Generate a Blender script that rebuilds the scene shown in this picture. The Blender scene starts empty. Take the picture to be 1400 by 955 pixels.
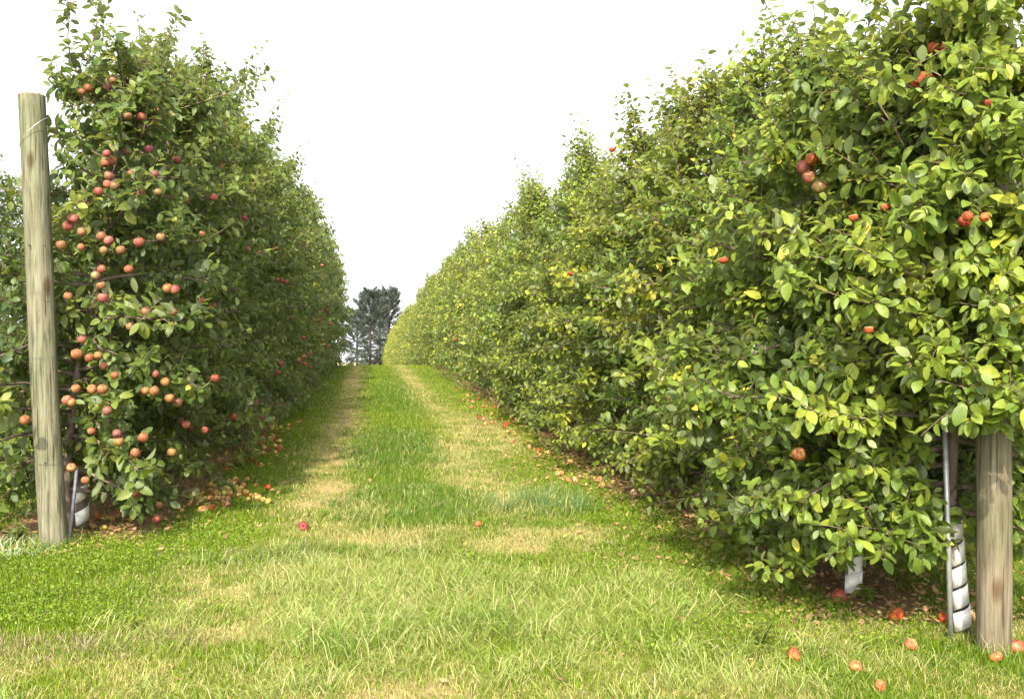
import bpy, math, random
import numpy as np
from mathutils import Vector, Matrix

R = math.radians
rng = np.random.default_rng(7)
random.seed(7)
scene = bpy.context.scene
col = scene.collection

# ------------------------------------------------------------------ camera
F = 1361.0
YAW, PITCH = R(8.07), R(1.33)
cam_d = bpy.data.cameras.new("camera")
cam = bpy.data.objects.new("camera", cam_d)
col.objects.link(cam)
cam.location = (0, 0, 1.6)
cam.rotation_euler = (R(90) - PITCH, 0, -YAW)
cam_d.lens = 35.0
cam_d.sensor_width = 36.0
cam_d.clip_end = 3000
scene.camera = cam
MC = Matrix.Rotation(-YAW, 3, 'Z') @ Matrix.Rotation(R(90) - PITCH, 3, 'X')


def ray(px, py):
    return MC @ Vector(((px - 700) / F, -(py - 477.5) / F, -1.0))


def at(px, py, Y=None, z=0.0):
    d = ray(px, py)
    t = Y / d.y if Y is not None else (z - 1.6) / d.z
    return Vector((0, 0, 1.6)) + d * t


# ------------------------------------------------------------------ helpers
def tag(o, label=None, cat=None, group=None, kind=None):
    if label: o["label"] = label
    if cat: o["category"] = cat
    if group: o["group"] = group
    if kind: o["kind"] = kind
    return o


def empty(name, loc=(0, 0, 0)):
    o = bpy.data.objects.new(name, None)
    o.empty_display_size = 0.2
    o.location = loc
    col.objects.link(o)
    return o


def link(name, me, parent=None):
    o = bpy.data.objects.new(name, me)
    col.objects.link(o)
    if parent: o.parent = parent
    return o


class Acc:
    """collects faces from numpy arrays into one mesh"""
    def __init__(s):
        s.V, s.L, s.C, s.M, s.A, s.n = [], [], [], [], [], 0

    def add(s, V, loops, counts, mat=0, a=0.0):
        V = np.asarray(V, np.float32).reshape(-1, 3)
        s.V.append(V)
        s.L.append(np.asarray(loops, np.int32).ravel() + s.n)
        counts = np.asarray(counts, np.int32).ravel()
        s.C.append(counts)
        s.M.append(np.full(len(counts), mat, np.int32))
        a = np.asarray(a, np.float32)
        s.A.append(np.broadcast_to(a, (len(V),)) if a.ndim == 0 else a)
        s.n += len(V)

    def mesh(s, name, mats, smooth=True, colors=None):
        V = np.concatenate(s.V); L = np.concatenate(s.L); C = np.concatenate(s.C)
        me = bpy.data.meshes.new(name)
        me.vertices.add(len(V)); me.vertices.foreach_set("co", V.ravel())
        me.loops.add(len(L)); me.loops.foreach_set("vertex_index", L)
        me.polygons.add(len(C))
        st = np.zeros(len(C), np.int32); st[1:] = np.cumsum(C)[:-1]
        me.polygons.foreach_set("loop_start", st)
        for m in mats: me.materials.append(m)
        me.polygons.foreach_set("material_index", np.concatenate(s.M))
        me.polygons.foreach_set("use_smooth", np.full(len(C), smooth, bool))
        at_ = me.attributes.new("v", 'FLOAT', 'POINT')
        at_.data.foreach_set("value", np.concatenate(s.A).astype(np.float32))
        if colors is not None:
            ca = me.attributes.new("Col", 'FLOAT_COLOR', 'POINT')
            c4 = np.ones((len(V), 4), np.float32); c4[:, :3] = colors
            ca.data.foreach_set("color", c4.ravel())
        me.update(calc_edges=True)
        me.validate()
        return me


def norm(a):
    return a / np.maximum(np.linalg.norm(a, axis=-1, keepdims=True), 1e-9)


def tube(acc, pts, rad, sides=5, mat=0, a=0.0, cap=True):
    pts = np.asarray(pts, float); n = len(pts)
    rad = np.broadcast_to(np.asarray(rad, float), (n,))
    t = norm(np.gradient(pts, axis=0))
    ref = np.array([0, 0, 1.0]) if abs(t[0, 2]) < 0.9 else np.array([1.0, 0, 0])
    u = norm(np.cross(t, ref)); w = np.cross(t, u)
    ang = np.arange(sides) / sides * 2 * math.pi
    ring = u[:, None] * np.cos(ang)[None, :, None] + w[:, None] * np.sin(ang)[None, :, None]
    V = pts[:, None] + ring * rad[:, None, None]
    i = np.arange(n - 1)[:, None] * sides; k = np.arange(sides)[None]; k2 = (k + 1) % sides
    q = np.stack([i + k, i + k2, i + sides + k2, i + sides + k], -1).reshape(-1)
    loops = [q]; counts = [np.full((n - 1) * sides, 4)]
    if cap and sides > 2:
        loops += [np.arange(sides)[::-1], (n - 1) * sides + np.arange(sides)]
        counts += [[sides], [sides]]
    acc.add(V.reshape(-1, 3), np.concatenate(loops), np.concatenate(counts), mat, a)


def lathe(acc, prof, sides=16, mat=0, a=0.0, M=None):
    prof = np.asarray(prof, float); n = len(prof)
    ang = np.arange(sides) / sides * 2 * math.pi
    V = np.stack([prof[:, :1] * np.cos(ang), prof[:, :1] * np.sin(ang), np.repeat(prof[:, 1:2], sides, 1)], -1).reshape(-1, 3)
    if M is not None: V = V @ np.asarray(M)[:3, :3].T + np.asarray(M)[:3, 3]
    i = np.arange(n - 1)[:, None] * sides; k = np.arange(sides)[None]; k2 = (k + 1) % sides
    q = np.stack([i + k, i + k2, i + sides + k2, i + sides + k], -1).reshape(-1)
    acc.add(V, q, np.full((n - 1) * sides, 4), mat, a)


def vnoise(x, y, seed=0):
    def h(i, j):
        v = np.sin(i * 127.1 + j * 311.7 + seed * 74.7) * 43758.5453
        return v - np.floor(v)
    xi, yi = np.floor(x), np.floor(y)
    fx, fy = x - xi, y - yi
    fx = fx * fx * (3 - 2 * fx); fy = fy * fy * (3 - 2 * fy)
    return (h(xi, yi) * (1 - fx) + h(xi + 1, yi) * fx) * (1 - fy) + (h(xi, yi + 1) * (1 - fx) + h(xi + 1, yi + 1) * fx) * fy


def fbm(x, y, s, seed=0, o=4):
    t = 0; a = 0.5; f = 1 / s
    for k in range(o):
        t = t + a * vnoise(x * f + 13.7 * k, y * f - 7.1 * k, seed + k); a *= 0.5; f *= 2.03
    return t / (1 - 0.5 ** o)


def sstep(a, b, x):
    t = np.clip((x - a) / (b - a), 0, 1)
    return t * t * (3 - 2 * t)


# ------------------------------------------------------------------ materials
def mat(name):
    m = bpy.data.materials.new(name); m.use_nodes = True
    nt = m.node_tree
    b = nt.nodes["Principled BSDF"]
    return m, nt, b, nt.nodes["Material Output"]


def N(nt, t, **kw):
    n = nt.nodes.new(t)
    for k, v in kw.items():
        if k.startswith("i_"):
            n.inputs[k[2:].replace("_", " ")].default_value = v
        else: setattr(n, k, v)
    return n


def ramp(nt, stops, src=None, interp='LINEAR'):
    r = nt.nodes.new("ShaderNodeValToRGB")
    r.color_ramp.interpolation = interp
    e = r.color_ramp.elements
    while len(e) < len(stops): e.new(0.5)
    for k, (p, c) in enumerate(stops):
        e[k].position = p; e[k].color = (*c, 1)
    if src: nt.links.new(src, r.inputs[0])
    return r


def mixc(nt, a, b, f=1.0, mode='MULTIPLY'):
    m = nt.nodes.new("ShaderNodeMix"); m.data_type = 'RGBA'; m.blend_type = mode
    for s, v in ((m.inputs[0], f), (m.inputs[6], a), (m.inputs[7], b)):
        if hasattr(v, "is_output"): nt.links.new(v, s)
        else: s.default_value = v if not isinstance(v, tuple) else (*v, 1)
    return m.outputs[2]


def foliage_mat(name, stops, under, rough=0.42, trans=0.38, use_obj=True):
    m, nt, b, out = mat(name)
    L = nt.links.new
    a = N(nt, "ShaderNodeAttribute", attribute_name="v")
    r = ramp(nt, stops, a.outputs["Fac"])
    c = r.outputs[0]
    # mottled veins / spots on the blade
    tc = N(nt, "ShaderNodeTexCoord")
    nz = N(nt, "ShaderNodeTexNoise", i_Scale=55.0, i_Detail=2.0)
    L(tc.outputs["Object"], nz.inputs["Vector"])
    r2 = ramp(nt, [(0.3, (0.75, 0.8, 0.7)), (0.7, (1.2, 1.15, 1.1))], nz.outputs["Fac"])
    c = mixc(nt, c, r2.outputs[0], 0.8)
    n3 = N(nt, "ShaderNodeTexNoise", i_Scale=160.0, i_Detail=1.0); L(tc.outputs["Object"], n3.inputs["Vector"])
    r3 = ramp(nt, [(0.68, (0, 0, 0)), (0.74, (1, 1, 1))], n3.outputs["Fac"])
    mm = N(nt, "ShaderNodeMath", operation='MULTIPLY'); mm.inputs[1].default_value = .55; L(r3.outputs[0], mm.inputs[0])
    c = mixc(nt, c, (0.10, 0.055, 0.02), mm.outputs[0], 'MIX')
    if use_obj:
        oi = N(nt, "ShaderNodeObjectInfo")
        c = mixc(nt, c, oi.outputs["Color"], 1.0)
    geo = N(nt, "ShaderNodeNewGeometry")
    cu = mixc(nt, c, under, 0.55, 'MIX')
    mx = mixc(nt, c, c, 1.0, 'MIX')
    mnode = nt.nodes.new("ShaderNodeMix"); mnode.data_type = 'RGBA'
    L(geo.outputs["Backfacing"], mnode.inputs[0]); L(c, mnode.inputs[6]); L(cu, mnode.inputs[7])
    c = mnode.outputs[2]
    L(c, b.inputs["Base Color"])
    b.inputs["Roughness"].default_value = rough
    b.inputs["Specular IOR Level"].default_value = 0.45
    t = N(nt, "ShaderNodeBsdfTranslucent")
    tcx = mixc(nt, c, (1.5, 1.45, 0.6), 1.0)
    L(tcx, t.inputs["Color"])
    ms = N(nt, "ShaderNodeMixShader"); ms.inputs[0].default_value = trans
    L(b.outputs[0], ms.inputs[1]); L(t.outputs[0], ms.inputs[2]); L(ms.outputs[0], out.inputs["Surface"])
    return m


LEAF = foliage_mat("apple_leaf", [(0.0, (0.030, 0.056, 0.018)), (0.35, (0.060, 0.096, 0.024)), (0.7, (0.112, 0.144, 0.036)),
                                  (0.93, (0.175, 0.195, 0.045)), (0.965, (0.25, 0.245, 0.055)), (1.0, (0.36, 0.31, 0.085))], (0.22, 0.25, 0.15), 0.5)
SPRUCE = foliage_mat("spruce_needles", [(0, (0.036, 0.052, 0.045)), (0.8, (0.062, 0.082, 0.068)), (1, (0.1, 0.1, 0.075))], (0.05, 0.07, 0.06), 0.6, 0.1)  # needle greens greyed and lightened, carrying some distance haze in the colour


def bark_mat(name, c1, c2, scale=18):
    m, nt, b, out = mat(name); L = nt.links.new
    tc = N(nt, "ShaderNodeTexCoord")
    mp = N(nt, "ShaderNodeMapping"); mp.inputs["Scale"].default_value = (1, 1, 0.35)
    L(tc.outputs["Object"], mp.inputs[0])
    nz = N(nt, "ShaderNodeTexNoise", i_Scale=float(scale), i_Detail=6.0, i_Roughness=0.65)
    L(mp.outputs[0], nz.inputs["Vector"])
    r = ramp(nt, [(0.3, c1), (0.7, c2)], nz.outputs["Fac"])
    L(r.outputs[0], b.inputs["Base Color"]); b.inputs["Roughness"].default_value = 0.85
    bp = N(nt, "ShaderNodeBump", i_Strength=0.6, i_Distance=0.01)
    L(nz.outputs["Fac"], bp.inputs["Height"]); L(bp.outputs[0], b.inputs["Normal"])
    return m


BARK = bark_mat("apple_bark", (0.06, 0.04, 0.03), (0.19, 0.14, 0.105))
TWIG = bark_mat("apple_twig", (0.10, 0.065, 0.04), (0.22, 0.16, 0.11), 60)


def apple_mat(name, c_a, c_b, c_c, spot=0.0):
    m, nt, b, out = mat(name); L = nt.links.new
    tc = N(nt, "ShaderNodeTexCoord"); oi = N(nt, "ShaderNodeObjectInfo")
    ad = N(nt, "ShaderNodeVectorMath", operation='ADD')
    sc = N(nt, "ShaderNodeVectorMath", operation='SCALE'); sc.inputs[0].default_value = (37, 11, 23)
    L(oi.outputs["Random"], sc.inputs["Scale"]); L(tc.outputs["Object"], ad.inputs[0]); L(sc.outputs[0], ad.inputs[1])
    n1 = N(nt, "ShaderNodeTexNoise", i_Scale=14.0, i_Detail=2.0); L(ad.outputs[0], n1.inputs["Vector"])
    mp = N(nt, "ShaderNodeMapping"); mp.inputs["Scale"].default_value = (1, 1, 0.12); L(ad.outputs[0], mp.inputs[0])
    n2 = N(nt, "ShaderNodeTexNoise", i_Scale=120.0, i_Detail=3.0); L(mp.outputs[0], n2.inputs["Vector"])
    mt = N(nt, "ShaderNodeMath", operation='MULTIPLY_ADD'); mt.inputs[1].default_value = 0.45
    L(n2.outputs["Fac"], mt.inputs[0])
    mt2 = N(nt, "ShaderNodeMath", operation='MULTIPLY'); mt2.inputs[1].default_value = 0.6
    L(n1.outputs["Fac"], mt2.inputs[0]); L(mt2.outputs[0], mt.inputs[2])
    r = ramp(nt, [(0.38, c_a), (0.52, c_b), (0.68, c_c)], mt.outputs[0])
    c = mixc(nt, r.outputs[0], oi.outputs["Color"], 1.0)
    if spot:
        n3 = N(nt, "ShaderNodeTexNoise", i_Scale=22.0, i_Detail=3.0); L(ad.outputs[0], n3.inputs["Vector"])
        r3 = ramp(nt, [(0.52, (0, 0, 0)), (0.6, (1, 1, 1))], n3.outputs["Fac"])
        mm = N(nt, "ShaderNodeMath", operation='MULTIPLY'); mm.inputs[1].default_value = spot; L(r3.outputs[0], mm.inputs[0])
        c = mixc(nt, c, (0.13, 0.055, 0.02), mm.outputs[0], 'MIX')
    L(c, b.inputs["Base Color"]); b.inputs["Roughness"].default_value = 0.5
    b.inputs["Specular IOR Level"].default_value = 0.3
    b.inputs["Subsurface Weight"].default_value = 0.06
    b.inputs["Subsurface Radius"].default_value = (0.01, 0.005, 0.003)
    return m


APPLE = apple_mat("apple_skin", (0.17, 0.032, 0.026), (0.25, 0.068, 0.042), (0.28, 0.15, 0.055))
APPLE_OLD = apple_mat("fallen_apple_skin", (0.30, 0.06, 0.035), (0.40, 0.16, 0.07), (0.46, 0.28, 0.12), 0.75)
APPLE_ROT = apple_mat("rotten_apple_flesh", (0.12, 0.014, 0.008), (0.25, 0.036, 0.012), (0.33, 0.09, 0.025), 0.4)
m, nt, b, out = mat("apple_pulp"); b.inputs["Base Color"].default_value = (0.36, 0.2, 0.085, 1); b.inputs["Roughness"].default_value = 0.7
PULP = m


def post_mat(name, cols, seed):
    m, nt, b, out = mat(name); L = nt.links.new
    tc = N(nt, "ShaderNodeTexCoord")
    off = N(nt, "ShaderNodeMapping"); off.inputs["Location"].default_value = (seed, seed * 2, 0); L(tc.outputs["Object"], off.inputs[0])
    mp = N(nt, "ShaderNodeMapping"); mp.inputs["Scale"].default_value = (1, 1, 0.055); L(off.outputs[0], mp.inputs[0])
    wv = N(nt, "ShaderNodeTexNoise", i_Scale=46.0, i_Detail=7.0, i_Roughness=0.7, i_Distortion=0.6); L(mp.outputs[0], wv.inputs["Vector"])
    big = N(nt, "ShaderNodeTexNoise", i_Scale=3.2, i_Detail=4.0); L(off.outputs[0], big.inputs["Vector"])
    r = ramp(nt, [(0.34, cols[0]), (0.5, cols[1]), (0.66, cols[2])], wv.outputs["Fac"])
    r2 = ramp(nt, [(0.35, (0.78, 0.86, 0.66)), (0.65, (1.12, 1.06, 1.0))], big.outputs["Fac"])
    c = mixc(nt, r.outputs[0], r2.outputs[0], 0.9)
    # cathedral grain figures
    gm = N(nt, "ShaderNodeMapping"); gm.inputs["Scale"].default_value = (2.4, 2.4, 0.35); L(off.outputs[0], gm.inputs[0])
    gw = N(nt, "ShaderNodeTexWave", wave_type='RINGS', i_Scale=3.5, i_Distortion=5.0, i_Detail=3.0); L(gm.outputs[0], gw.inputs["Vector"])
    r4 = ramp(nt, [(0.0, (0.72, 0.68, 0.62)), (0.35, (1, 1, 1))], gw.outputs["Fac"])
    c = mixc(nt, c, r4.outputs[0], 0.55)
    # drying checks
    ck = N(nt, "ShaderNodeMapping"); ck.inputs["Scale"].default_value = (1, 1, 0.03); L(off.outputs[0], ck.inputs[0])
    cn = N(nt, "ShaderNodeTexNoise", i_Scale=70.0, i_Detail=3.0); L(ck.outputs[0], cn.inputs["Vector"])
    r3 = ramp(nt, [(0.33, (0.2, 0.16, 0.12)), (0.41, (1, 1, 1))], cn.outputs["Fac"])
    c = mixc(nt, c, r3.outputs[0], 0.8)
    # knots
    vm = N(nt, "ShaderNodeMapping"); vm.inputs["Scale"].default_value = (5, 5, 2.1); L(off.outputs[0], vm.inputs[0])
    vo = N(nt, "ShaderNodeTexVoronoi", i_Scale=1.0, i_Randomness=1.0); L(vm.outputs[0], vo.inputs["Vector"])
    r5 = ramp(nt, [(0.10, (0.42, 0.3, 0.16)), (0.2, (1, 1, 1))], vo.outputs["Distance"])
    c = mixc(nt, c, r5.outputs[0], 0.9)
    L(c, b.inputs["Base Color"]); b.inputs["Roughness"].default_value = 0.85; b.inputs["Specular IOR Level"].default_value = 0.2
    bp = N(nt, "ShaderNodeBump", i_Strength=0.5, i_Distance=0.006)
    L(wv.outputs["Fac"], bp.inputs["Height"])
    bp2 = N(nt, "ShaderNodeBump", i_Strength=0.7, i_Distance=0.006); L(cn.outputs["Fac"], bp2.inputs["Height"]); L(bp.outputs[0], bp2.inputs["Normal"])
    L(bp2.outputs[0], b.inputs["Normal"])
    return m


POST_L = post_mat("weathered_pine", ((0.055, 0.053, 0.036), (0.145, 0.14, 0.098), (0.215, 0.21, 0.16)), 3.1)
POST_R = post_mat("brown_pine", ((0.075, 0.062, 0.045), (0.145, 0.122, 0.088), (0.205, 0.178, 0.135)), 8.4)
m, nt, b, out = mat("end_grain"); L = nt.links.new
tc = N(nt, "ShaderNodeTexCoord")
w = N(nt, "ShaderNodeTexWave", wave_type='RINGS', i_Scale=9.0, i_Distortion=2.5, i_Detail=3.0); w.rings_direction = 'Z'
L(tc.outputs["Object"], w.inputs["Vector"])
L(ramp(nt, [(0, (0.16, 0.10, 0.055)), (1, (0.30, 0.21, 0.12))], w.outputs["Fac"]).outputs[0], b.inputs["Base Color"]); b.inputs["Roughness"].default_value = 0.9
ENDGRAIN = m


def plain(name, c, rough=0.5, metal=0.0, noise=0.25, scale=30):
    m, nt, b, out = mat(name); L = nt.links.new
    tc = N(nt, "ShaderNodeTexCoord"); nz = N(nt, "ShaderNodeTexNoise", i_Scale=float(scale), i_Detail=4.0); L(tc.outputs["Object"], nz.inputs["Vector"])
    lo = tuple(x * (1 - noise) for x in c); hi = tuple(min(1, x * (1 + noise)) for x in c)
    L(ramp(nt, [(0.3, lo), (0.7, hi)], nz.outputs["Fac"]).outputs[0], b.inputs["Base Color"])
    b.inputs["Roughness"].default_value = rough; b.inputs["Metallic"].default_value = metal
    return m


WHITE = plain("white_plastic", (0.60, 0.58, 0.53), 0.6, 0, 0.28, 22)
BLACK = plain("dark_gap", (0.03, 0.03, 0.03), 0.7)
STEEL = plain("dull_steel", (0.07, 0.075, 0.09), 0.55, 0.2, 0.4)
GALV = plain("galvanised_conduit", (0.42, 0.42, 0.41), 0.45, 0.5, 0.2)
WIRE = plain("fence_wire", (0.5, 0.5, 0.5), 0.4, 0.7, 0.2)


def vcol_mat(name, rough=0.7, trans=0.0, spec=0.3, bump=0.0):
    m, nt, b, out = mat(name); L = nt.links.new
    a = N(nt, "ShaderNodeAttribute", attribute_name="Col")
    c = a.outputs["Color"]
    b.inputs["Roughness"].default_value = rough; b.inputs["Specular IOR Level"].default_value = spec
    if bump:
        tc = N(nt, "ShaderNodeTexCoord")
        nz = N(nt, "ShaderNodeTexNoise", i_Scale=38.0, i_Detail=8.0, i_Roughness=0.75); L(tc.outputs["Object"], nz.inputs["Vector"])
        r = ramp(nt, [(0.3, (0.62, 0.6, 0.55)), (0.7, (1.3, 1.3, 1.25))], nz.outputs["Fac"])
        c = mixc(nt, c, r.outputs[0], 0.9)
        bp = N(nt, "ShaderNodeBump", i_Strength=0.8, i_Distance=0.03); L(nz.outputs["Fac"], bp.inputs["Height"]); L(bp.outputs[0], b.inputs["Normal"])
    L(c, b.inputs["Base Color"])
    if trans:
        t = N(nt, "ShaderNodeBsdfTranslucent"); L(mixc(nt, c, (1.3, 1.3, 0.8)), t.inputs["Color"])
        ms = N(nt, "ShaderNodeMixShader"); ms.inputs[0].default_value = trans
        L(b.outputs[0], ms.inputs[1]); L(t.outputs[0], ms.inputs[2]); L(ms.outputs[0], out.inputs["Surface"])
    return m


GROUND = vcol_mat("soil_and_thatch", 0.95, 0, 0.1, 1.0)
BLADE = vcol_mat("grass_blade", 0.5, 0.3, 0.35)
LITTER = vcol_mat("dead_leaf", 0.8, 0.15, 0.2)

# ------------------------------------------------------------------ light
AZ, EL = R(15), R(43)
sdir = Vector((-math.sin(AZ) * math.cos(EL), -math.cos(AZ) * math.cos(EL), math.sin(EL)))
sun = bpy.data.lights.new("sun", 'SUN'); sun.energy = 4.6; sun.angle = R(1.0); sun.color = (1.0, 0.90, 0.70)
so = bpy.data.objects.new("sun", sun); col.objects.link(so); so.location = sdir * 60
so.rotation_euler = sdir.to_track_quat('Z', 'Y').to_euler()
wd = bpy.data.worlds.new("World"); scene.world = wd; wd.use_nodes = True
nt = wd.node_tree; bg = nt.nodes["Background"]; L = nt.links.new
sky = nt.nodes.new("ShaderNodeTexSky"); sky.sky_type = 'NISHITA'; sky.sun_disc = False
sky.sun_elevation = EL; sky.sun_rotation = math.atan2(sdir.x, sdir.y)
sky.dust_density = 4.0; sky.air_density = 1.0; sky.ozone_density = 1.0
tc = nt.nodes.new("ShaderNodeTexCoord"); sx = nt.nodes.new("ShaderNodeSeparateXYZ"); cx = nt.nodes.new("ShaderNodeCombineXYZ")
ab = N(nt, "ShaderNodeMath", operation='ABSOLUTE'); mxn = N(nt, "ShaderNodeMath", operation='MAXIMUM'); mxn.inputs[1].default_value = 0.22
L(tc.outputs["Generated"], sx.inputs[0]); L(sx.outputs[0], cx.inputs[0]); L(sx.outputs[1], cx.inputs[1])
L(sx.outputs[2], ab.inputs[0]); L(ab.outputs[0], mxn.inputs[0]); L(mxn.outputs[0], cx.inputs[2]); L(cx.outputs[0], sky.inputs[0])
hs = N(nt, "ShaderNodeHueSaturation"); hs.inputs["Saturation"].default_value = 0.15; hs.inputs["Value"].default_value = 1.5
L(sky.outputs[0], hs.inputs["Color"]); L(hs.outputs[0], bg.inputs["Color"])
bg.inputs["Strength"].default_value = 0.15
scene.view_settings.view_transform = 'Standard'; scene.view_settings.look = 'None'
scene.view_settings.gamma = 1.0; scene.view_settings.exposure = 1.0
scene.render.engine = 'CYCLES'
scene.cycles.max_bounces = 8; scene.cycles.diffuse_bounces = 4; scene.cycles.transmission_bounces = 4
scene.cycles.use_denoising = True

# ------------------------------------------------------------------ terrain
ROW_L, ROW_R = -2.28, 2.98
ROW_LL, ROW_RR = -7.6, 8.4


def hgt(Y):
    Y = np.asarray(Y, float)
    z = np.where(Y < 36, 0, -0.002 * (Y - 36) ** 2)
    z46 = -0.2
    z = np.where(Y > 46, z46 - 0.045 * (Y - 46), z)
    z100 = z46 - 0.045 * 54
    z = np.where(Y > 100, z100 - 0.034 * (Y - 100), z)
    return z


def bumps(x, y):
    return 0.05 * (fbm(x, y, 1.1, 5, 3) - 0.5) * sstep(60, 30, y)


def gz(x, y):
    return hgt(y) + bumps(np.asarray(x, float), np.asarray(y, float))


def gpt(px, py):
    p = at(px, py)
    return Vector((p.x, p.y, float(gz(p.x, p.y))))


def P2(px, py):
    p = at(px, py); return (p.x, p.y)


def blob(x, y, px, py, rx, ry, soft=1.1):
    """soft ellipse in metres about a ground point"""
    cx_, cy_ = P2(px, py)
    wob = 0.7 * (fbm(x, y, 0.45, int(px) % 97, 3) - 0.5)
    d = np.sqrt(((x - cx_) / rx) ** 2 + ((y - cy_) / ry) ** 2) + wob
    return sstep(1 + soft / 2, 1 - soft / 2, d)


TRK_L, TRK_R = -0.50, 1.22


def fields(x, y):
    n1 = fbm(x, y, 1.6, 1); n2 = fbm(x, y, 0.35, 2); n3 = fbm(x, y, 4.0, 3)
    tr = np.exp(-((x - TRK_L + 0.25 * (n1 - .5)) / 0.30) ** 2) * sstep(6.5, 8, y)
    tr = np.maximum(tr, 0.85 * np.exp(-((x - TRK_R + 0.3 * (n1 - .5)) / 0.34) ** 2) * sstep(7.0, 9, y))
    dry = 0.95 * tr * sstep(0.15, 0.5, n2 * 0.6 + n1 * 0.5)
    front = sstep(7.6, 6.6, y + 1.2 * (n1 - .5)) * sstep(-1.25, -0.85, x + .5 * (n2 - .5)) * sstep(2.5, 1.5, x)
    dry = np.maximum(dry, 0.30 * front)
    dry = np.maximum(dry, 0.55 * sstep(5.35, 4.9, y + 0.5 * (n1 - .5)) * sstep(0.35, 0.6, n2))
    for a in ((360, 800, .75, .55), (350, 850, .5, .4), (450, 700, .45, 0.8), (740, 745, .6, .28), (640, 735, 1.2, .3), (640, 640, .4, 1.5), (570, 730, .8, .2), (660, 590, .4, 3.0)):
        dry = np.maximum(dry, 0.9 * blob(x, y, *a))
    bare = np.zeros_like(x)
    for a in ((435, 690, .33, .7), (450, 738, .45, .14), (470, 665, .25, .6), (745, 752, .45, .12), (500, 945, .55, .22), (620, 735, .5, .07), (425, 820, .15, .07), (470, 620, .2, 1.2), (90, 890, .15, .1), (480, 570, .2, 2.0), (480, 520, .25, 3.5)):
        bare = np.maximum(bare, blob(x, y, *a, 1.0))
    bare = .85 * bare * sstep(.44, .68, fbm(x, y, .22, 9, 4) + .12 * bare)
    dry = dry * (.45 + .75 * sstep(.3, .62, fbm(x, y, .28, 12, 3)))
    brown = np.maximum(.7 * blob(x, y, 70, 885, .6, .22), 0.6 * blob(x, y, 330, 755, .5, .15))
    brown = np.maximum(brown, 0.5 * blob(x, y, 180, 810, .4, .2)) * sstep(.35, .65, fbm(x, y, .3, 33, 3))
    lush = np.zeros_like(x)
    for a in ((560, 690, .75, 1.3), (735, 695, .5, .6), (540, 610, .6, 3.0), (420, 755, .5, .25), (545, 540, .6, 6.0)):
        lush = np.maximum(lush, blob(x, y, *a))
    longg = np.zeros_like(x)
    for a in ((690, 830, 1.15, .7), (560, 860, .6, .5), (800, 850, .5, .5), (480, 790, .6, .35)):
        longg = np.maximum(longg, blob(x, y, *a))
    # bare herbicide strip under each row
    strip = np.zeros_like(x)
    for rx_, y0, w in ((ROW_L, 7.9, 0.72), (ROW_R, 5.0, 0.50), (ROW_LL, 15, .9), (ROW_RR, 6, .9)):
        e = np.abs(x - rx_ + 0.0) + 0.35 * (n2 - .5)
        w = np.where((rx_ == ROW_R) & (y < 7.2), .34, np.where((rx_ == ROW_R) & (y > 9) & (y < 15), .62, w))
        strip = np.maximum(strip, sstep(w + .12, w - .18, e) * sstep(y0 - .3, y0 + .3, y + .6 * (n1 - .5)) * sstep(46, 40, y))
    field = sstep(100, 140, y)
    return dict(dry=dry, bare=bare, brown=brown, lush=lush, longg=longg, strip=strip, n1=n1, n2=n2, n3=n3, field=field)


def lerp(a, b, t):
    a = np.asarray(a, float); b = np.asarray(b, float)
    if a.ndim == 1: a = a[None]
    if b.ndim == 1: b = b[None]
    return a + (b - a) * np.asarray(t)[:, None]


C_GREEN = (0.095, 0.165, 0.007); C_GREEN2 = (0.185, 0.255, 0.008); C_BLUE = (0.085, 0.155, 0.014)
C_STRAW = (0.42, 0.37, 0.155); C_TAN = (0.40, 0.29, 0.155); C_MULCH = (0.17, 0.10, 0.06); C_BROWN = (0.22, 0.16, 0.10)

xs = np.concatenate([np.linspace(-400, -30, 24), np.linspace(-25, -6, 30)[:-1], np.arange(-6, 9.01, 0.07), np.linspace(10, 30, 24), np.linspace(40, 400, 24)])
ys = np.concatenate([np.linspace(-60, 0, 12), np.linspace(1, 3.5, 6), np.arange(3.8, 14, 0.07), np.arange(14, 50, 0.22), np.linspace(51, 160, 80), np.linspace(170, 520, 30)])
X, Y = np.meshgrid(xs, ys); x, y = X.ravel(), Y.ravel()
f = fields(x, y)
Z = gz(x, y) - 0.012
c = lerp((0.045, 0.075, 0.010), (0.085, 0.115, 0.02), f['n1'])
c = lerp(c, np.array(C_STRAW) * 0.75, f['dry'] * 0.85)
c = lerp(c, C_BROWN, f['brown'] * .8)
c = lerp(c, C_TAN, f['bare'] * .95)
c = lerp(c, lerp(C_MULCH, (0.30, 0.19, 0.115), f['n2']), f['strip'])
c = lerp(c, (0.52, 0.42, 0.22), f['field'])
acc = Acc()
nx, ny = len(xs), len(ys)
i = np.arange(ny - 1)[:, None] * nx; k = np.arange(nx - 1)[None]
q = np.stack([i + k, i + k + 1, i + nx + k + 1, i + nx + k], -1).reshape(-1)
acc.add(np.stack([x, y, Z], 1), q, np.full((nx - 1) * (ny - 1), 4))
g = link("ground", acc.mesh("ground", [GROUND], True, c)); g["kind"] = "structure"; g["label"] = "orchard ground of soil and thin thatch between the tree rows"

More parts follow.
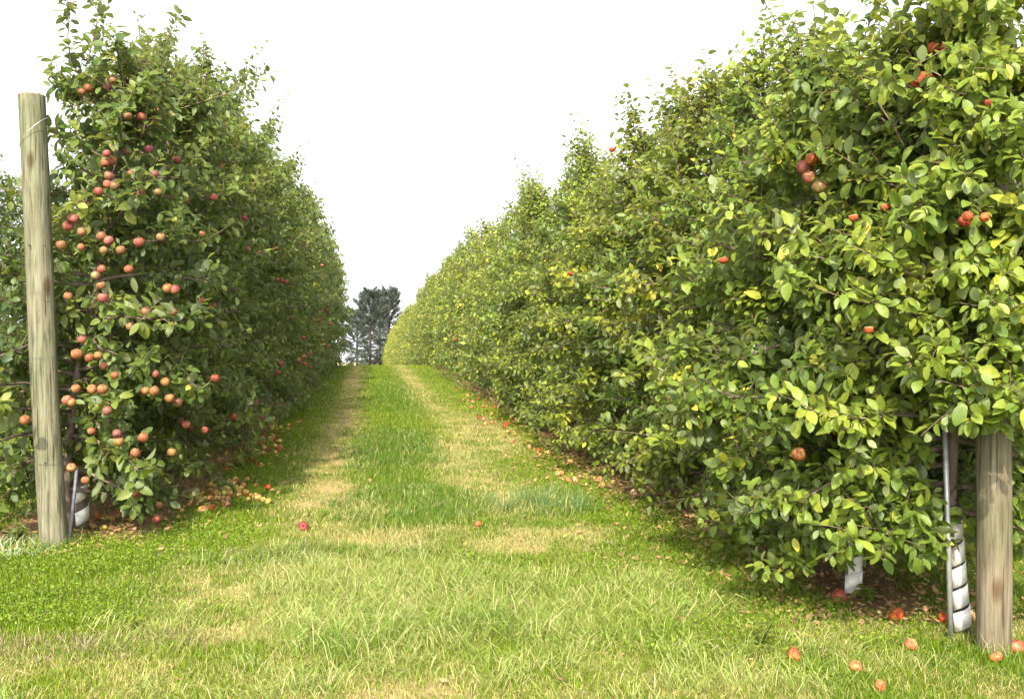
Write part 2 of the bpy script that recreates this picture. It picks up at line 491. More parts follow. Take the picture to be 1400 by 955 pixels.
# ------------------------------------------------------------------ grass
def blades(px, py, hh, ww, lean, az, colr, curl=0.6):
    """every blade a bent strip of five vertices"""
    n = len(px); pz = gz(px, py) - 0.015
    d = np.stack([np.cos(az), np.sin(az), np.zeros(n)], 1)
    s = np.stack([-np.sin(az), np.cos(az), np.zeros(n)], 1)
    # twist of the blade's flat side is random
    tw = rng.uniform(0, math.pi, n); s = s * np.cos(tw)[:, None] + d * np.sin(tw)[:, None]
    up = np.array([[0, 0, 1.0]])
    b0 = np.stack([px, py, pz], 1)
    l1 = lean * 0.6; l2 = lean * (1 + curl)
    m1 = b0 + (d * np.sin(l1)[:, None] + up * np.cos(l1)[:, None]) * (hh * .5)[:, None]
    tp = m1 + (d * np.sin(l2)[:, None] + up * np.cos(l2)[:, None]) * (hh * .55)[:, None]
    tp[:, 2] = np.maximum(tp[:, 2], pz + 0.012)
    w2 = (ww / 2)[:, None]
    V = np.stack([b0 - s * w2, b0 + s * w2, m1 + s * w2 * .8, m1 - s * w2 * .8, tp], 1)
    loops = (np.arange(n)[:, None] * 5 + np.array([[0, 1, 2, 3, 3, 2, 4]])).ravel()
    counts = np.tile([4, 3], n)
    base = colr * 0.92
    C = np.stack([base, base, colr, colr, colr * 1.06], 1).reshape(-1, 3)
    return V.reshape(-1, 3), loops, counts, C


def make_grass(name, parts, label):
    acc = Acc(); cs = []
    for V, l_, c_, C in parts:
        acc.add(V, l_, c_); cs.append(C)
    o = link(name, acc.mesh(name, [BLADE], False, np.concatenate(cs)))
    tag(o, label, "grass", None, "stuff")
    return o


def sample_band(y0, y1, dens, xl=None, xr=None):
    out_x, out_y = [], []
    A = 0
    lo = lambda yy: np.maximum(-0.36 * yy - 0.9, xl if xl is not None else -99)
    hi = lambda yy: np.minimum(0.73 * yy + 0.9, xr if xr is not None else 99)
    ya = np.linspace(y0, y1, 60); W = (hi(ya) - lo(ya)); area = W.mean() * (y1 - y0)
    n = int(area * dens)
    yy = rng.choice(ya, n * 2, p=W / W.sum()) + rng.uniform(0, (y1 - y0) / 59, n * 2)
    xx = lo(yy) + rng.uniform(0, 1, n * 2) * (hi(yy) - lo(yy))
    return xx[:n], yy[:n]


turf = []
for (y0, y1, dens, wk, hk, xl, xr) in ((3.6, 5.5, 15000, .95, 1.0, None, None), (5.5, 8, 9000, 1.1, 1.0, None, None), (8, 12, 4600, 1.5, 1.0, -5.5, 6),
                                       (12, 20, 1700, 2.1, 1.05, -7, 4), (20, 48, 620, 3.4, 1.15, -9, 5)):
    px, py = sample_band(y0, y1, dens, xl, xr)
    f = fields(px, py); n = len(px)
    keep = rng.uniform(0, 1, n) > np.clip(f['bare'] * .6 + f['strip'] * .93 + f['dry'] * .18 + f['brown'] * .3, 0, .97)
    px, py = px[keep], py[keep]; f = {k_: v_[keep] for k_, v_ in f.items()}; n = len(px)
    t = np.clip(f['n3'] * 1.3 - .15 + 0.5 * (f['n2'] - .5) + rng.normal(0, .18, n), 0, 1)
    cc = lerp(C_GREEN, C_GREEN2, t)
    cc = lerp(cc, C_BLUE, np.clip(f['lush'] * .8, 0, 1))
    cc = lerp(cc, (0.17, 0.235, 0.03), np.clip(f['longg'] * .7, 0, 1))
    dm = rng.uniform(0, 1, n) < np.clip(f['dry'] * .8 + .06, 0, 1)
    cc = np.where(dm[:, None], lerp((0.30, 0.27, 0.09), C_STRAW, rng.uniform(0, 1, n)), cc)
    bm_ = rng.uniform(0, 1, n) < f['brown'] * .75
    cc = np.where(bm_[:, None], lerp(C_BROWN, (0.3, 0.24, 0.15), rng.uniform(0, 1, n)), cc)
    cc = cc * rng.uniform(.72, 1.28, n)[:, None]
    hh = (0.024 + 0.026 * f['n1'] + 0.045 * f['lush'] + 0.035 * f['longg']) * rng.uniform(.55, 1.5, n) * hk
    hh *= 1 + 0.8 * (rng.uniform(0, 1, n) < .02)
    ww = rng.uniform(.0025, .0055, n) * wk
    lean = np.abs(rng.normal(.6, .42, n)) + f['dry'] * rng.uniform(0, .8, n)
    turf.append(blades(px, py, hh, ww, lean, rng.uniform(0, 2 * math.pi, n), cc))
make_grass("grass", turf, "short green and straw coloured turf covering the lane")

# long lank tufts, blades flopped over
tuft = []
def tufts(spots, nbl, hmin, hmax, c1, c2, lean0, wmul=1.0, spread=.09):
    for (tx, ty) in spots:
        n = int(nbl * random.uniform(.6, 1.4)); a0 = random.uniform(0, 6.28)
        rr = np.abs(rng.normal(0, spread, n)); ra = rng.uniform(0, 6.28, n)
        px = tx + rr * np.cos(ra); py = ty + rr * np.sin(ra)
        az = np.where(rng.uniform(0, 1, n) < .6, a0 + rng.normal(0, .5, n), ra)
        hh = rng.uniform(hmin, hmax, n); lean = np.clip(rng.normal(lean0, .3, n), .05, 1.5)
        cc = lerp(c1, c2, rng.uniform(0, 1, n)) * rng.uniform(.8, 1.2, n)[:, None]
        dead = rng.uniform(0, 1, n) < .16
        cc = np.where(dead[:, None], np.array([[.42, .38, .18]]), cc)
        tuft.append(blades(px, py, hh, rng.uniform(.0026, .0055, n) * wmul, lean, az, cc, .55))
def spots_in(px, py, rx, ry, n):
    cx_, cy_ = P2(px, py); out = []
    while len(out) < n:
        u, v_ = random.uniform(-1, 1), random.uniform(-1, 1)
        if u * u + v_ * v_ < 1: out.append((cx_ + u * rx, cy_ + v_ * ry))
    return out
PALE1, PALE2 = (0.15, 0.22, 0.025), (0.30, 0.35, 0.10)
TEAL1, TEAL2 = (0.07, 0.15, 0.035), (0.14, 0.22, 0.07)
tufts(spots_in(690, 835, 1.25, .65, 84), 55, .14, .34, PALE1, PALE2, 1.32, 1.1, .12)
tufts(spots_in(570, 875, .7, .4, 34), 55, .12, .28, (0.12, 0.21, 0.02), PALE1, 1.0)
tufts(spots_in(440, 765, .8, .4, 20), 40, .12, .24, (0.14, .20, .03), (0.28, .31, .12), 1.25)
tufts(spots_in(500, 800, .7, .35, 34), 50, .14, .3, PALE1, PALE2, 1.15)
tufts(spots_in(350, 850, .9, .5, 30), 40, .08, .2, PALE1, PALE2, 1.15)
tufts(spots_in(735, 690, .45, .6, 17), 50, .12, .24, TEAL1, TEAL2, .6, 1.3)
TEAL1, TEAL2 = (.08, .15, .02), (.16, .225, .05)
tufts(spots_in(560, 690, .7, 1.0, 46), 55, .07, .16, TEAL1, TEAL2, .7, 1.4)
tufts(spots_in(540, 615, .65, 2.4, 60), 40, .07, .15, (.06, .14, .03), TEAL2, .7, 1.8)
tufts(spots_in(640, 640, .4, 1.2, 16), 40, .07, .14, (.2, .22, .07), PALE2, .9, 1.6)
tufts(spots_in(850, 925, 1.6, .35, 46), 40, .09, .22, PALE1, PALE2, 1.05)
tufts(spots_in(250, 930, 1.5, .35, 34), 40, .07, .17, (.13, .21, .03), PALE2, 1.05)
tufts(spots_in(40, 750, .3, .3, 7), 30, .08, .16, (.25, .33, .2), (.4, .46, .34), .9, 2.2)
tufts(spots_in(60, 880, .7, .3, 8), 45, .05, .12, C_BROWN, (.34, .27, .17), .9)
tufts(spots_in(1370, 700, .6, 1.6, 30), 45, .15, .35, (.05, .13, .03), TEAL2, .7, 1.6)
tufts([(pb_[0] + .13 * math.cos(a_), pb_[1] + .13 * math.sin(a_)) for pb_ in (P2(74, 746), P2(1357, 884)) for a_ in np.linspace(0, 6, 12)], 22, .05, .15, C_GREEN, PALE1, .6, 1.0, .04)
make_grass("tall_grass", tuft, "long lank grass tufts flopped over in the lane")

# clover-like broad small leaves in the bright turf at both sides
def scatter_leaflets(px, py, size, tilt, cc, zoff):
    n = len(px); az = rng.uniform(0, 6.28, n); p = np.stack([px, py, gz(px, py) + zoff], 1)
    ti = rng.normal(0, tilt, n)
    d = np.stack([np.cos(az) * np.cos(ti), np.sin(az) * np.cos(ti), np.sin(ti)], 1)
    s = np.stack([-np.sin(az), np.cos(az), rng.normal(0, tilt, n)], 1)
    L_ = size[:, None]
    V = np.stack([p - d * L_ * .5, p + s * L_ * .32, p + d * L_ * .5 + np.array([[0, 0, .12]]) * L_, p - s * L_ * .32], 1).reshape(-1, 3)
    return V, np.arange(n * 4), np.full(n, 4), np.repeat(cc, 4, 0)
px, py = [], []
for a in ((880, 760, 1.3, 1.3, 9000), (1000, 860, 1.2, .5, 5000), (180, 750, 1.3, .8, 9000), (100, 830, 1.0, .4, 4000), (840, 690, .7, 1.2, 4000), (60, 700, .8, 2, 4000)):
    cx_, cy_ = P2(a[0], a[1]); r_ = np.sqrt(rng.uniform(0, 1, a[4])); t_ = rng.uniform(0, 6.28, a[4])
    px.append(cx_ + r_ * np.cos(t_) * a[2]); py.append(cy_ + r_ * np.sin(t_) * a[3])
px = np.concatenate(px); py = np.concatenate(py); f = fields(px, py)
k_ = rng.uniform(0, 1, len(px)) > np.clip(f['dry'] + f['strip'] + f['bare'] + .6 * f['brown'], 0, 1)
px, py = px[k_], py[k_]; n = len(px)
cc = lerp((.085, .165, .012), (.19, .26, .02), rng.uniform(0, 1, n))
o = make_grass("ground_cover", [scatter_leaflets(px, py, rng.uniform(.008, .022, n), .45, cc, rng.uniform(.015, .06, n))], "tiny round leaved bright green ground cover beside the lane")
o["category"] = "ground cover"

# dead leaves and crumbs under the rows
px, py, = [], []
for rx_, y0, y1, n, sd in ((ROW_R, 5.0, 12, 5200, .55), (ROW_R - .25, 9, 17, 2600, .5), (ROW_R, 12, 40, 3500, .6), (ROW_L, 7.3, 14, 3200, .55), (ROW_L, 14, 40, 3000, .6)):
    px.append(rx_ + np.clip(rng.normal(0, sd, n), -1.4, 1.4)); py.append(rng.uniform(y0, y1, n))
px.append(rng.uniform(-1, 2.4, 160)); py.append(rng.uniform(4.2, 12, 160))
px = np.concatenate(px); py = np.concatenate(py); n = len(px)
cc = lerp((.16, .085, .045), (.42, .27, .13), rng.uniform(0, 1, n)); y_ = rng.uniform(0, 1, n) < .05
cc = np.where(y_[:, None], np.array([[.36, .27, .07]]), cc)
V = scatter_leaflets(px, py, rng.uniform(.025, .065, n), .3, cc, rng.uniform(.004, .02, n))
acc = Acc(); acc.add(*V[:3])
tag(link("leaf_litter", acc.mesh("leaf_litter", [LITTER], False, V[3])), "brown and yellow dead leaves lying under the apple rows", "leaf litter", None, "stuff")

# ------------------------------------------------------------------ apple tree generator
LT = np.array([(0, 0), (.28, .82), (.28, 0), (.28, -.82), (.66, .80), (.66, 0), (.66, -.80), (1, 0)])
LF = [0, 2, 1, 0, 3, 2, 1, 2, 5, 4, 2, 3, 6, 5, 4, 5, 7, 5, 6, 7]; LC = [3, 3, 4, 4, 3, 3]
FT = np.array([(0, 0)] + [(u_, w_ * s_) for u_, w_ in ((.12, .5), (.32, .93), (.55, 1.0), (.76, .74), (.91, .36)) for s_ in (1, 0, -1)] + [(1, 0)])
FF = [0, 2, 1, 0, 3, 2]; FC = [3, 3]
for k_ in range(4):
    b_ = 1 + 3 * k_; FF += [b_, b_ + 1, b_ + 4, b_ + 3, b_ + 1, b_ + 2, b_ + 5, b_ + 4]; FC += [4, 4]
FF += [13, 14, 16, 14, 15, 16]; FC += [3, 3]
ST = np.array([(0, 0), (.42, .9), (.42, 0), (.42, -.9), (1, 0)])
SF = [0, 2, 1, 0, 3, 2, 1, 2, 4, 2, 3, 4]; SC = [3, 3, 3, 3]


def leaf_geo(p, d, nrm, ln, wd_, a, simple):
    T, Fc, Cc = (FT, FF, FC) if simple == 'fine' else (ST, SF, SC) if simple else (LT, LF, LC)
    d = norm(d); s = norm(np.cross(nrm, d)); nn = np.cross(d, s)
    n = len(p); u = T[:, 0][None, :, None]; v = T[:, 1][None, :, None]
    fold = rng.uniform(.05, .5, n)[:, None, None]; curl = np.clip(rng.normal(.2, .2, n), -.15, .75)[:, None, None]
    twist = rng.normal(0, .4, n)[:, None, None]
    Ln = ln[:, None, None]; Wn = (wd_ / 2)[:, None, None]
    V = p[:, None] + d[:, None] * u * Ln * (1 - .25 * curl * u) + s[:, None] * v * Wn + nn[:, None] * (np.abs(v) * Wn * fold - curl * Ln * u * u + v * Wn * twist * u)
    m_ = len(T)
    loops = (np.arange(n)[:, None] * m_ + np.array(Fc)[None]).ravel()
    return V.reshape(-1, 3), loops, np.tile(Cc, n), np.repeat(a, m_)


class Tree:
    def __init__(s, seed, H, prof, nb=46, shoot_d=14.0, gap=.020, leaf=.085, simple=False, zbot=None, sprouts=9, sprout_len=(.25, .75),
                 squash=(1, 1), yellow=0.03, lean=0.0, wood_sides=6, guard=False, extra=(), clip=None, avoid=None, fine=False):
        r = np.random.default_rng(seed); s.seed = seed
        wood, crown = Acc(), Acc()
        prof = np.array(prof, float)
        Rz = lambda z: np.interp(z, prof[:, 0], prof[:, 1])
        s.Rz = Rz; s.squash = squash
        tz = np.linspace(0, H * .97, 14)
        tx = np.cumsum(r.normal(0, .018, 14)); ty = np.cumsum(r.normal(0, .018, 14)); tx -= tx[0]; ty -= ty[0]; tx = tx + lean * np.clip((tz - .8) / (H - .8), 0, 1)
        tp = np.stack([tx, ty, tz - .03], 1)
        tube(wood, tp, np.interp(tz, [0, .15, H], [.048, .038, .006]), 8, 0)
        tpos = lambda z: np.array([np.interp(z, tz, tx), np.interp(z, tz, ty), z])
        LP, LD, LN, LL, LA = [], [], [], [], []

        def leaves_on(pts, gap_, sc=1.0, prob=1.0):
            seg = np.linalg.norm(np.diff(pts, axis=0), axis=1); tot = seg.sum()
            n = max(2, int(tot / gap_)); t = (np.arange(n) + r.uniform(.1, .9, n)) / n * tot
            cum = np.concatenate([[0], np.cumsum(seg)])
            P = np.stack([np.interp(t, cum, pts[:, k]) for k in range(3)], 1)
            dd = norm(np.stack([np.interp(t + .01, np.append(cum, tot + .02), np.append(pts[:, k], pts[-1, k] + (pts[-1, k] - pts[-2, k]) / max(seg[-1], 1e-4) * .02)) for k in range(3)], 1) - P)
            if prob < 1:
                kk = r.uniform(0, 1, n) < prob; P, dd, t = P[kk], dd[kk], t[kk]; n = len(P)
                if n == 0: return
            ph = np.arange(n) * 2.4 + r.uniform(0, 6.28) + r.normal(0, .4, n)
            ref = np.where(np.abs(dd[:, 2:3]) < .9, np.array([[0, 0, 1.0]]), np.array([[1.0, 0, 0]]))
            u = norm(np.cross(dd, ref)); w = np.cross(dd, u)
            rad = u * np.cos(ph)[:, None] + w * np.sin(ph)[:, None]
            D = norm(dd * r.uniform(.25, .75, n)[:, None] + rad + np.array([[0, 0, 1.0]]) * r.normal(-.22, .38, n)[:, None])
            pet = P + D * r.uniform(.012, .03, n)[:, None]
            Nn = norm(np.array([[0, 0, 1.0]]) * r.uniform(.35, 1.1, n)[:, None] + dd * .45 + r.normal(0, .38, (n, 3)))
            LP.append(pet); LD.append(D); LN.append(Nn); LL.append(leaf * sc * np.clip(r.normal(.97, .24, n), .4, 1.5))
            a = np.clip(.38 + .15 * base_v + r.normal(0, .14, n), 0, .88)
            yl = r.uniform(0, 1, n) < yellow; a = np.where(yl, r.uniform(.93, 1, n), a); LA.append(a)

        def curve(p0, d0, ln, bend, npts=5, sag=0.0):
            pts = [np.array(p0, float)]; d = norm(np.array(d0, float)); st = ln / (npts - 1)
            for k in range(npts - 1):
                d = norm(d + bend * .5 / npts + r.normal(0, .10, 3) + np.array([0, 0, -sag / npts]))
                pts.append(pts[-1] + d * st)
            return np.array(pts)

        def too_low(p):
            if zbot is None: return p[2] < .28
            return p[2] < zbot(p[0], p[1])

        for k in range(nb):
            fr = (k + r.uniform(0, 1)) / nb
            z0 = .30 + (H * .93 - .30) * fr ** 0.95
            az = k * 2.399 + r.normal(0, .35)
            el = np.interp(fr, [0, .3, .7, 1], [-.02, .1, .3, .85]) + r.normal(0, .14)
            Rt = Rz(z0) * r.uniform(.68, 1.08) * math.hypot(math.cos(az) * squash[0], math.sin(az) * squash[1])
            ln = max(.15, (Rt) / max(math.cos(el), .45))
            base_v = r.normal(0, 1)
            p0 = tpos(z0)
            br = curve(p0, (math.cos(az) * math.cos(el), math.sin(az) * math.cos(el), math.sin(el)), ln, np.array([0, 0, .15]), 7, .75 * (1 - fr) ** 1.5)
            while len(br) > 2 and too_low(br[-1]): br = br[:-1]
            if len(br) < 7:
                if len(br) < 4: continue
                br = np.stack([np.interp(np.linspace(0, 1, 7), np.linspace(0, 1, len(br)), br[:, j_]) for j_ in range(3)], 1)
            tube(wood, br, np.linspace(.014 * (1.25 - .7 * fr) + .003, .003, 7), wood_sides, 0)
            ns = max(3, int(ln * shoot_d))
            for j in range(ns):
                t = .12 + .88 * (j + r.uniform(0, 1)) / ns
                q = t * 6; i0 = min(int(q), 5); p = br[i0] + (br[i0 + 1] - br[i0]) * (q - i0)
                bd = norm(br[i0 + 1] - br[i0])
                sd = norm(bd * .5 + r.normal(0, .62, 3) + np.array([0, 0, .28 + .2 * fr]))
                sl = r.uniform(.09, .26) * (1.0 if t > .3 else .7)
                sh = curve(p, sd, sl, np.array([0, 0, .25]), 4, .2)
                if too_low(sh[-1]): continue
                tube(wood, sh, np.linspace(.0034, .0016, 4), 3, 1, cap=False)
                leaves_on(sh, gap)
            if not too_low(br[-1]): leaves_on(br[4:], gap * 1.2)
            # a longer extension shoot at some branch tips
            if r.uniform() < .35:
                sh = curve(br[-1], norm(br[-1] - br[-3]) + np.array([0, 0, .4]), r.uniform(.15, .4), np.array([0, 0, .6]), 5, 0)
                if not too_low(sh[-1]):
                    tube(wood, sh, np.linspace(.003, .0014, 5), 3, 1, cap=False); base_v += .8; leaves_on(sh, gap * 1.3, .9)
        for k in range(sprouts):
            base_v = r.normal(.6, .6)
            z0 = H * r.uniform(.74, .97); a_ = r.uniform(0, 6.28); rr = Rz(z0) * r.uniform(.1, .9)
            p0 = tpos(z0) + np.array([math.cos(a_) * rr * squash[0], math.sin(a_) * rr * squash[1], 0])
            sh = curve(p0, (math.cos(a_) * .3, math.sin(a_) * .3, 1), r.uniform(*sprout_len), np.array([0, 0, .5]), 6, 0)
            tube(wood, sh, np.linspace(.0055, .0026, 6), 4, 1, cap=False)
            leaves_on(sh, gap * (1.0 if not simple else 1.3), .9, .92)
            for j in (1, 2):
                s2 = curve(sh[j], norm(np.array([0, 0, .9]) + r.normal(0, .5, 3)), r.uniform(.1, .25), np.array([0, 0, .3]), 4, 0)
                tube(wood, s2, np.linspace(.003, .0016, 4), 3, 1, cap=False); leaves_on(s2, gap * 1.1, .95)
        for (p0, d0, ln) in extra:
            base_v = .5
            sh = curve(p0, d0, ln, np.array([0, 0, .15]), 7, .1)
            tube(wood, sh, np.linspace(.006, .0015, 7), 4, 1, cap=False); leaves_on(sh, gap * 1.3, .9)
            for j in (1, 2, 3, 4, 5, 6):
                s2 = curve(sh[j], norm(np.array(d0) + r.normal(0, .6, 3)), r.uniform(.08, .2), np.array([0, 0, .2]), 4, 0)
                tube(wood, s2, np.linspace(.003, .0014, 4), 3, 1, cap=False); leaves_on(s2, gap * 1.2, .9)
        P = np.concatenate(LP); D = np.concatenate(LD); Nn = np.concatenate(LN); Ln = np.concatenate(LL); A = np.concatenate(LA)
        keep = P[:, 2] + np.minimum(D[:, 2], 0) * Ln > (.12 if zbot is None else np.array([zbot(*p) for p in P[:, :2]]) - .15)
        if clip is not None: keep &= ~clip(P)
        if avoid is not None and len(avoid):
            for q in avoid:
                mid = P + D * Ln[:, None] * .5
                keep &= np.linalg.norm(mid - np.array(q), axis=1) > (.075 if fine else .052)
        P, D, Nn, Ln, A = P[keep], D[keep], Nn[keep], Ln[keep], A[keep]
        s.nleaf = len(P)
        V, l_, c_, a_ = leaf_geo(P, D, Nn, Ln, Ln * (r.uniform(.46, .62, len(P)) if fine else r.uniform(.5, .66, len(P))), A, 'fine' if fine else simple)
        crown.add(V, l_, c_, 0, a_)
        s.wood = wood.mesh("apple_wood", [BARK, TWIG]); s.crown = crown.mesh("apple_crown", [LEAF])


# ------------------------------------------------------------------ apples
def apple_mesh(name, mat_, kind, seed):
    r = np.random.default_rng(seed); acc = Acc()
    R0 = .038
    th = np.linspace(0, math.pi, 15)
    rr = R0 * np.sin(th) ** .82 * (1 + .06 * np.cos(th))
    zz = R0 * .93 * np.cos(th)
    zz = zz - .016 * np.exp(-(rr / .010) ** 2) * np.sign(np.cos(th))   # stalk and eye hollows
    if kind == 'split':
        keep = th > 1.0; rr, zz = rr[keep], zz[keep]
        lathe(acc, np.stack([rr, zz], 1)[::-1], 20, 0)
        z0 = zz[0]; pr = np.array([(rr[0], z0), (rr[0] * .8, z0 + .006), (rr[0] * .5, z0 - .008), (rr[0] * .15, z0 - .012), (0.001, z0 - .012)])
        lathe(acc, pr, 20, 1)
    else:
        lathe(acc, np.stack([rr, zz], 1)[::-1], 20, 0)
        tube(acc, [(0, 0, R0 * .62), (.003, .001, R0 * .95), (.008, .002, R0 * 1.22)], [.0016, .0014, .0019], 5, 2)
    V = np.concatenate(acc.V)
    ph = np.arctan2(V[:, 1], V[:, 0])
    amp = {'whole': .06, 'squash': .11, 'split': .12, 'shrivel': .3}[kind]
    k = 1 + amp * (np.sin(ph * 2 + seed) * .5 + np.sin(ph * 3 + seed * 2 + V[:, 2] * 60) * .4 + np.sin(ph * 5 + V[:, 2] * 150 + seed) * .35)
    if kind == 'shrivel': k = k * (1 + .1 * np.sin(ph * 9 + V[:, 2] * 190))
    V = V * np.stack([k, k, np.ones_like(k)], 1)
    if kind == 'squash': V[:, 2] = np.maximum(V[:, 2] * .85, -.022)
    acc.V = [V.astype(np.float32)]
    return acc.mesh(name, [mat_, PULP, TWIG])


AP = [apple_mesh("apple", APPLE, 'whole', k) for k in range(3)]
APPLE_ROT.node_tree.nodes['Principled BSDF'].inputs['Roughness'].default_value = .65
FA = [apple_mesh("fallen_apple", APPLE_OLD, 'whole', 11), apple_mesh("fallen_apple", APPLE_OLD, 'squash', 12), apple_mesh("fallen_apple", APPLE_OLD, 'split', 13), apple_mesh("fallen_apple", APPLE_ROT, 'shrivel', 14)]
ROT = [apple_mesh("apple", APPLE_ROT, 'shrivel', 21), apple_mesh("apple", APPLE_ROT, 'split', 22)]


def hang(tree, pos, me, size=1.0, colr=(1, 1, 1)):
    o = link("apple", me, tree); o.location = pos
    o.rotation_euler = (random.gauss(0, .35), random.gauss(0, .35), random.uniform(0, 6.28))
    o.scale = (size,) * 3; o.color = (*colr, 1)
    return o


# ------------------------------------------------------------------ near trees
def ray_hit(px, py, tr):
    """first point where the pixel's ray enters a tree's crown envelope"""
    d = ray(px, py); o = Vector((0, 0, 1.6))
    for t in np.arange(3.5, 14, .02):
        p = o + d * t
        for (T, loc, prof, k, sq) in tr:
            z = p.z - loc[2]
            if z < .1: continue
            r_ = math.hypot((p.x - loc[0] - .38 * (loc[0] < 0) * min(1, max(0, (z - .8) / 3.2))) / sq[0], (p.y - loc[1]) / sq[1])
            if r_ < k * np.interp(z, [a for a, b_ in prof], [b_ for a, b_ in prof]) - (.0 + .13 * ((int(px) * 7919 + int(py) * 104729) % 97) / 97): return T, p
    return None


L1 = (ROW_L - .03, 8.15, 0.0); L2 = (ROW_L + .05, 9.25, 0.0)
PL1 = [(0.2, .70), (.5, .95), (1.2, .98), (1.9, .84), (2.5, .60), (3.1, .42), (3.5, .26), (3.75, .06)]
PL2 = [(0.2, .75), (.5, 1.0), (1.2, 1.05), (2.2, .95), (2.8, .72), (3.2, .48), (3.5, .3), (3.8, .06)]
SQ1, SQ2 = (1.0, .9), (1.0, .9)
AP_PX = [(108, 135), (112, 126), (121, 121), (147, 119), (154, 110), (221, 136), (214, 152), (209, 167), (193, 160), (175, 159), (203, 204), (175, 207), (146, 210), (144, 223), (152, 220),
         (241, 219), (212, 238), (226, 229), (149, 241), (180, 237), (192, 265), (216, 263), (231, 256), (253, 273), (292, 270), (147, 252), (157, 254), (135, 262), (112, 278), (100, 299),
         (93, 309), (112, 317), (111, 338), (142, 342), (165, 342), (149, 329), (139, 323), (220, 324), (235, 296), (276, 320), (250, 333), (176, 368), (139, 368), (138, 390), (131, 377), (84, 335),
         (229, 394), (190, 331), (105, 484), (122, 489), (134, 486), (142, 500), (157, 513), (126, 532), (140, 532), (98, 550), (92, 547), (104, 531), (147, 561), (213, 511), (226, 522), (199, 534),
         (211, 534), (232, 544), (243, 550), (236, 426), (179, 446), (141, 407), (199, 426), (93, 405), (112, 464), (34, 574), (280, 588), (255, 580), (160, 593), (162, 603), (235, 618),
         (187, 674), (218, 690), (117, 656), (98, 639), (196, 598), (185, 619), (230, 395), (239, 396), (294, 517), (214, 709), (276, 411), (125, 589)]
trs = [(0, L1, PL1, 1.0, SQ1), (1, L2, PL2, 1.0, SQ2)]
hits = {0: [], 1: []}
for (px_, py_) in AP_PX:
    h = ray_hit(px_, py_, trs)
    if h is None: h = (0, at(px_, py_, L1[1]))
    loc = (L1, L2)[h[0]]
    hits[h[0]].append((Vector((h[1].x - loc[0], h[1].y - loc[1], h[1].z - loc[2])), px_, py_))


def place(T, loc, rz=0.0, color=(1, 1, 1), scale=(1, 1, 1), label="", group=None):
    root = empty("apple_tree", loc); root.rotation_euler.z = rz; root.scale = scale
    tag(root, label, "apple tree", group)
    c_ = link("crown", T.crown, root); c_.color = (*color, 1)
    link("trunk", T.wood, root)
    return root


G_L = "apple trees of the row behind the pale leaning post"
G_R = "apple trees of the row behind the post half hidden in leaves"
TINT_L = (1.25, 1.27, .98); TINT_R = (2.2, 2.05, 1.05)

t1 = Tree(101, 3.72, PL1, fine=True, nb=84, lean=.42, zbot=lambda x, y: 99 if (y < -.40 and abs((x + .06) * .957 + (y + .53) * .29) < .20) else .10, shoot_d=17, gap=.019, leaf=.088, sprouts=7, sprout_len=(.3, .6), squash=SQ1, yellow=.012,
          avoid=[h[0] for h in hits[0]],
          extra=[((.15, -.1, 3.2), (-.55, -.1, .7), .42), ((.05, -.1, 3.6), (-.1, -.05, 1), .62), ((.2, -.2, 3.6), (.3, 0, 1), .6), ((-.1, -.3, 2.6), (-1, -.2, .1), .4),
                 ((-.3, .0, .9), (-1, -.05, -.05), .75), ((-.3, .1, 1.1), (-1, .0, .0), .7), ((-.3, .05, .75), (-.9, -.1, -.05), .7), ((-.4, .1, .55), (-1, .0, -.02), .55), ((-.3, -.05, 1.4), (-1, 0, .05), .6), ((-.3, .2, .6), (-1, .1, .1), .75)] + [((-.35, .1 * dy_, z_), (-1, .2 * dy_, dz_), .6) for z_, dy_, dz_ in ((.45, 2, .05), (.7, 3, 0), (.85, -1, .05), (1.0, 2, 0), (1.15, -1, .1), (1.3, 2, .1), (1.5, 1, .1), (1.65, 2, .1), (1.8, 0, .15))])
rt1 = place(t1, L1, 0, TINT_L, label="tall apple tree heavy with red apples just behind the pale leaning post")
for (p, px_, py_) in hits[0]:
    k = .9 if py_ < 420 else 1.0
    if py_ > 470 and random.random() < .65: cc = (.88, 1.15, .8)
    else: cc = (random.uniform(.65, 1.0), random.uniform(.7, 1.3), random.uniform(.75, 1.3))
    hang(rt1, p, random.choice(AP), random.uniform(.72, 1.04), cc)
t2 = Tree(102, 3.8, PL2, nb=86, lean=.45, zbot=lambda x, y: .08, shoot_d=17, gap=.019, leaf=.085, sprouts=12, sprout_len=(.3, .65), squash=SQ2, yellow=.015, avoid=[h[0] for h in hits[1]],
          extra=[((.6, -.2, 3.5), (1, .1, .4), .8), ((.4, 0, 3.8), (.35, 0, 1), .6)])
rt2 = place(t2, L2, 0, TINT_L, label="apple tree with scattered red apples, second behind the pale leaning post")
for (p, px_, py_) in hits[1]:
    hang(rt2, p, random.choice(AP), random.uniform(.74, 1.0), (random.uniform(.9, 1.2), random.uniform(.8, 1.3), random.uniform(.9, 1.3)))

R1 = (3.08, 4.83, 0.0); R2 = (2.87, 5.62, 0.0)
PR1 = [(0.2, .6), (.6, .78), (1.3, .92), (2.1, .85), (2.5, .62), (2.9, .40), (3.3, .28), (4.1, .18), (4.4, .1)]
PR2 = [(0.2, .88), (.6, 1.0), (1.4, .96), (2.0, .82), (2.5, .52), (2.9, .28), (3.25, .06)]


def zb_r1(x, y):
    """pruned clear of the post and guard on the lane side, low everywhere else"""
    dx, dy = x + .01, y + .28
    a = -(dx * .56 + dy * .83); p = dx * .83 - dy * .56
    if a > -.15 and p > -.12: return 1.10 + .1 * a
    if a > -.35 and p > -.32: return .56 + .18 * a
    if x > .35: return .75
    return .44 if y < .1 or x > -.45 else .30


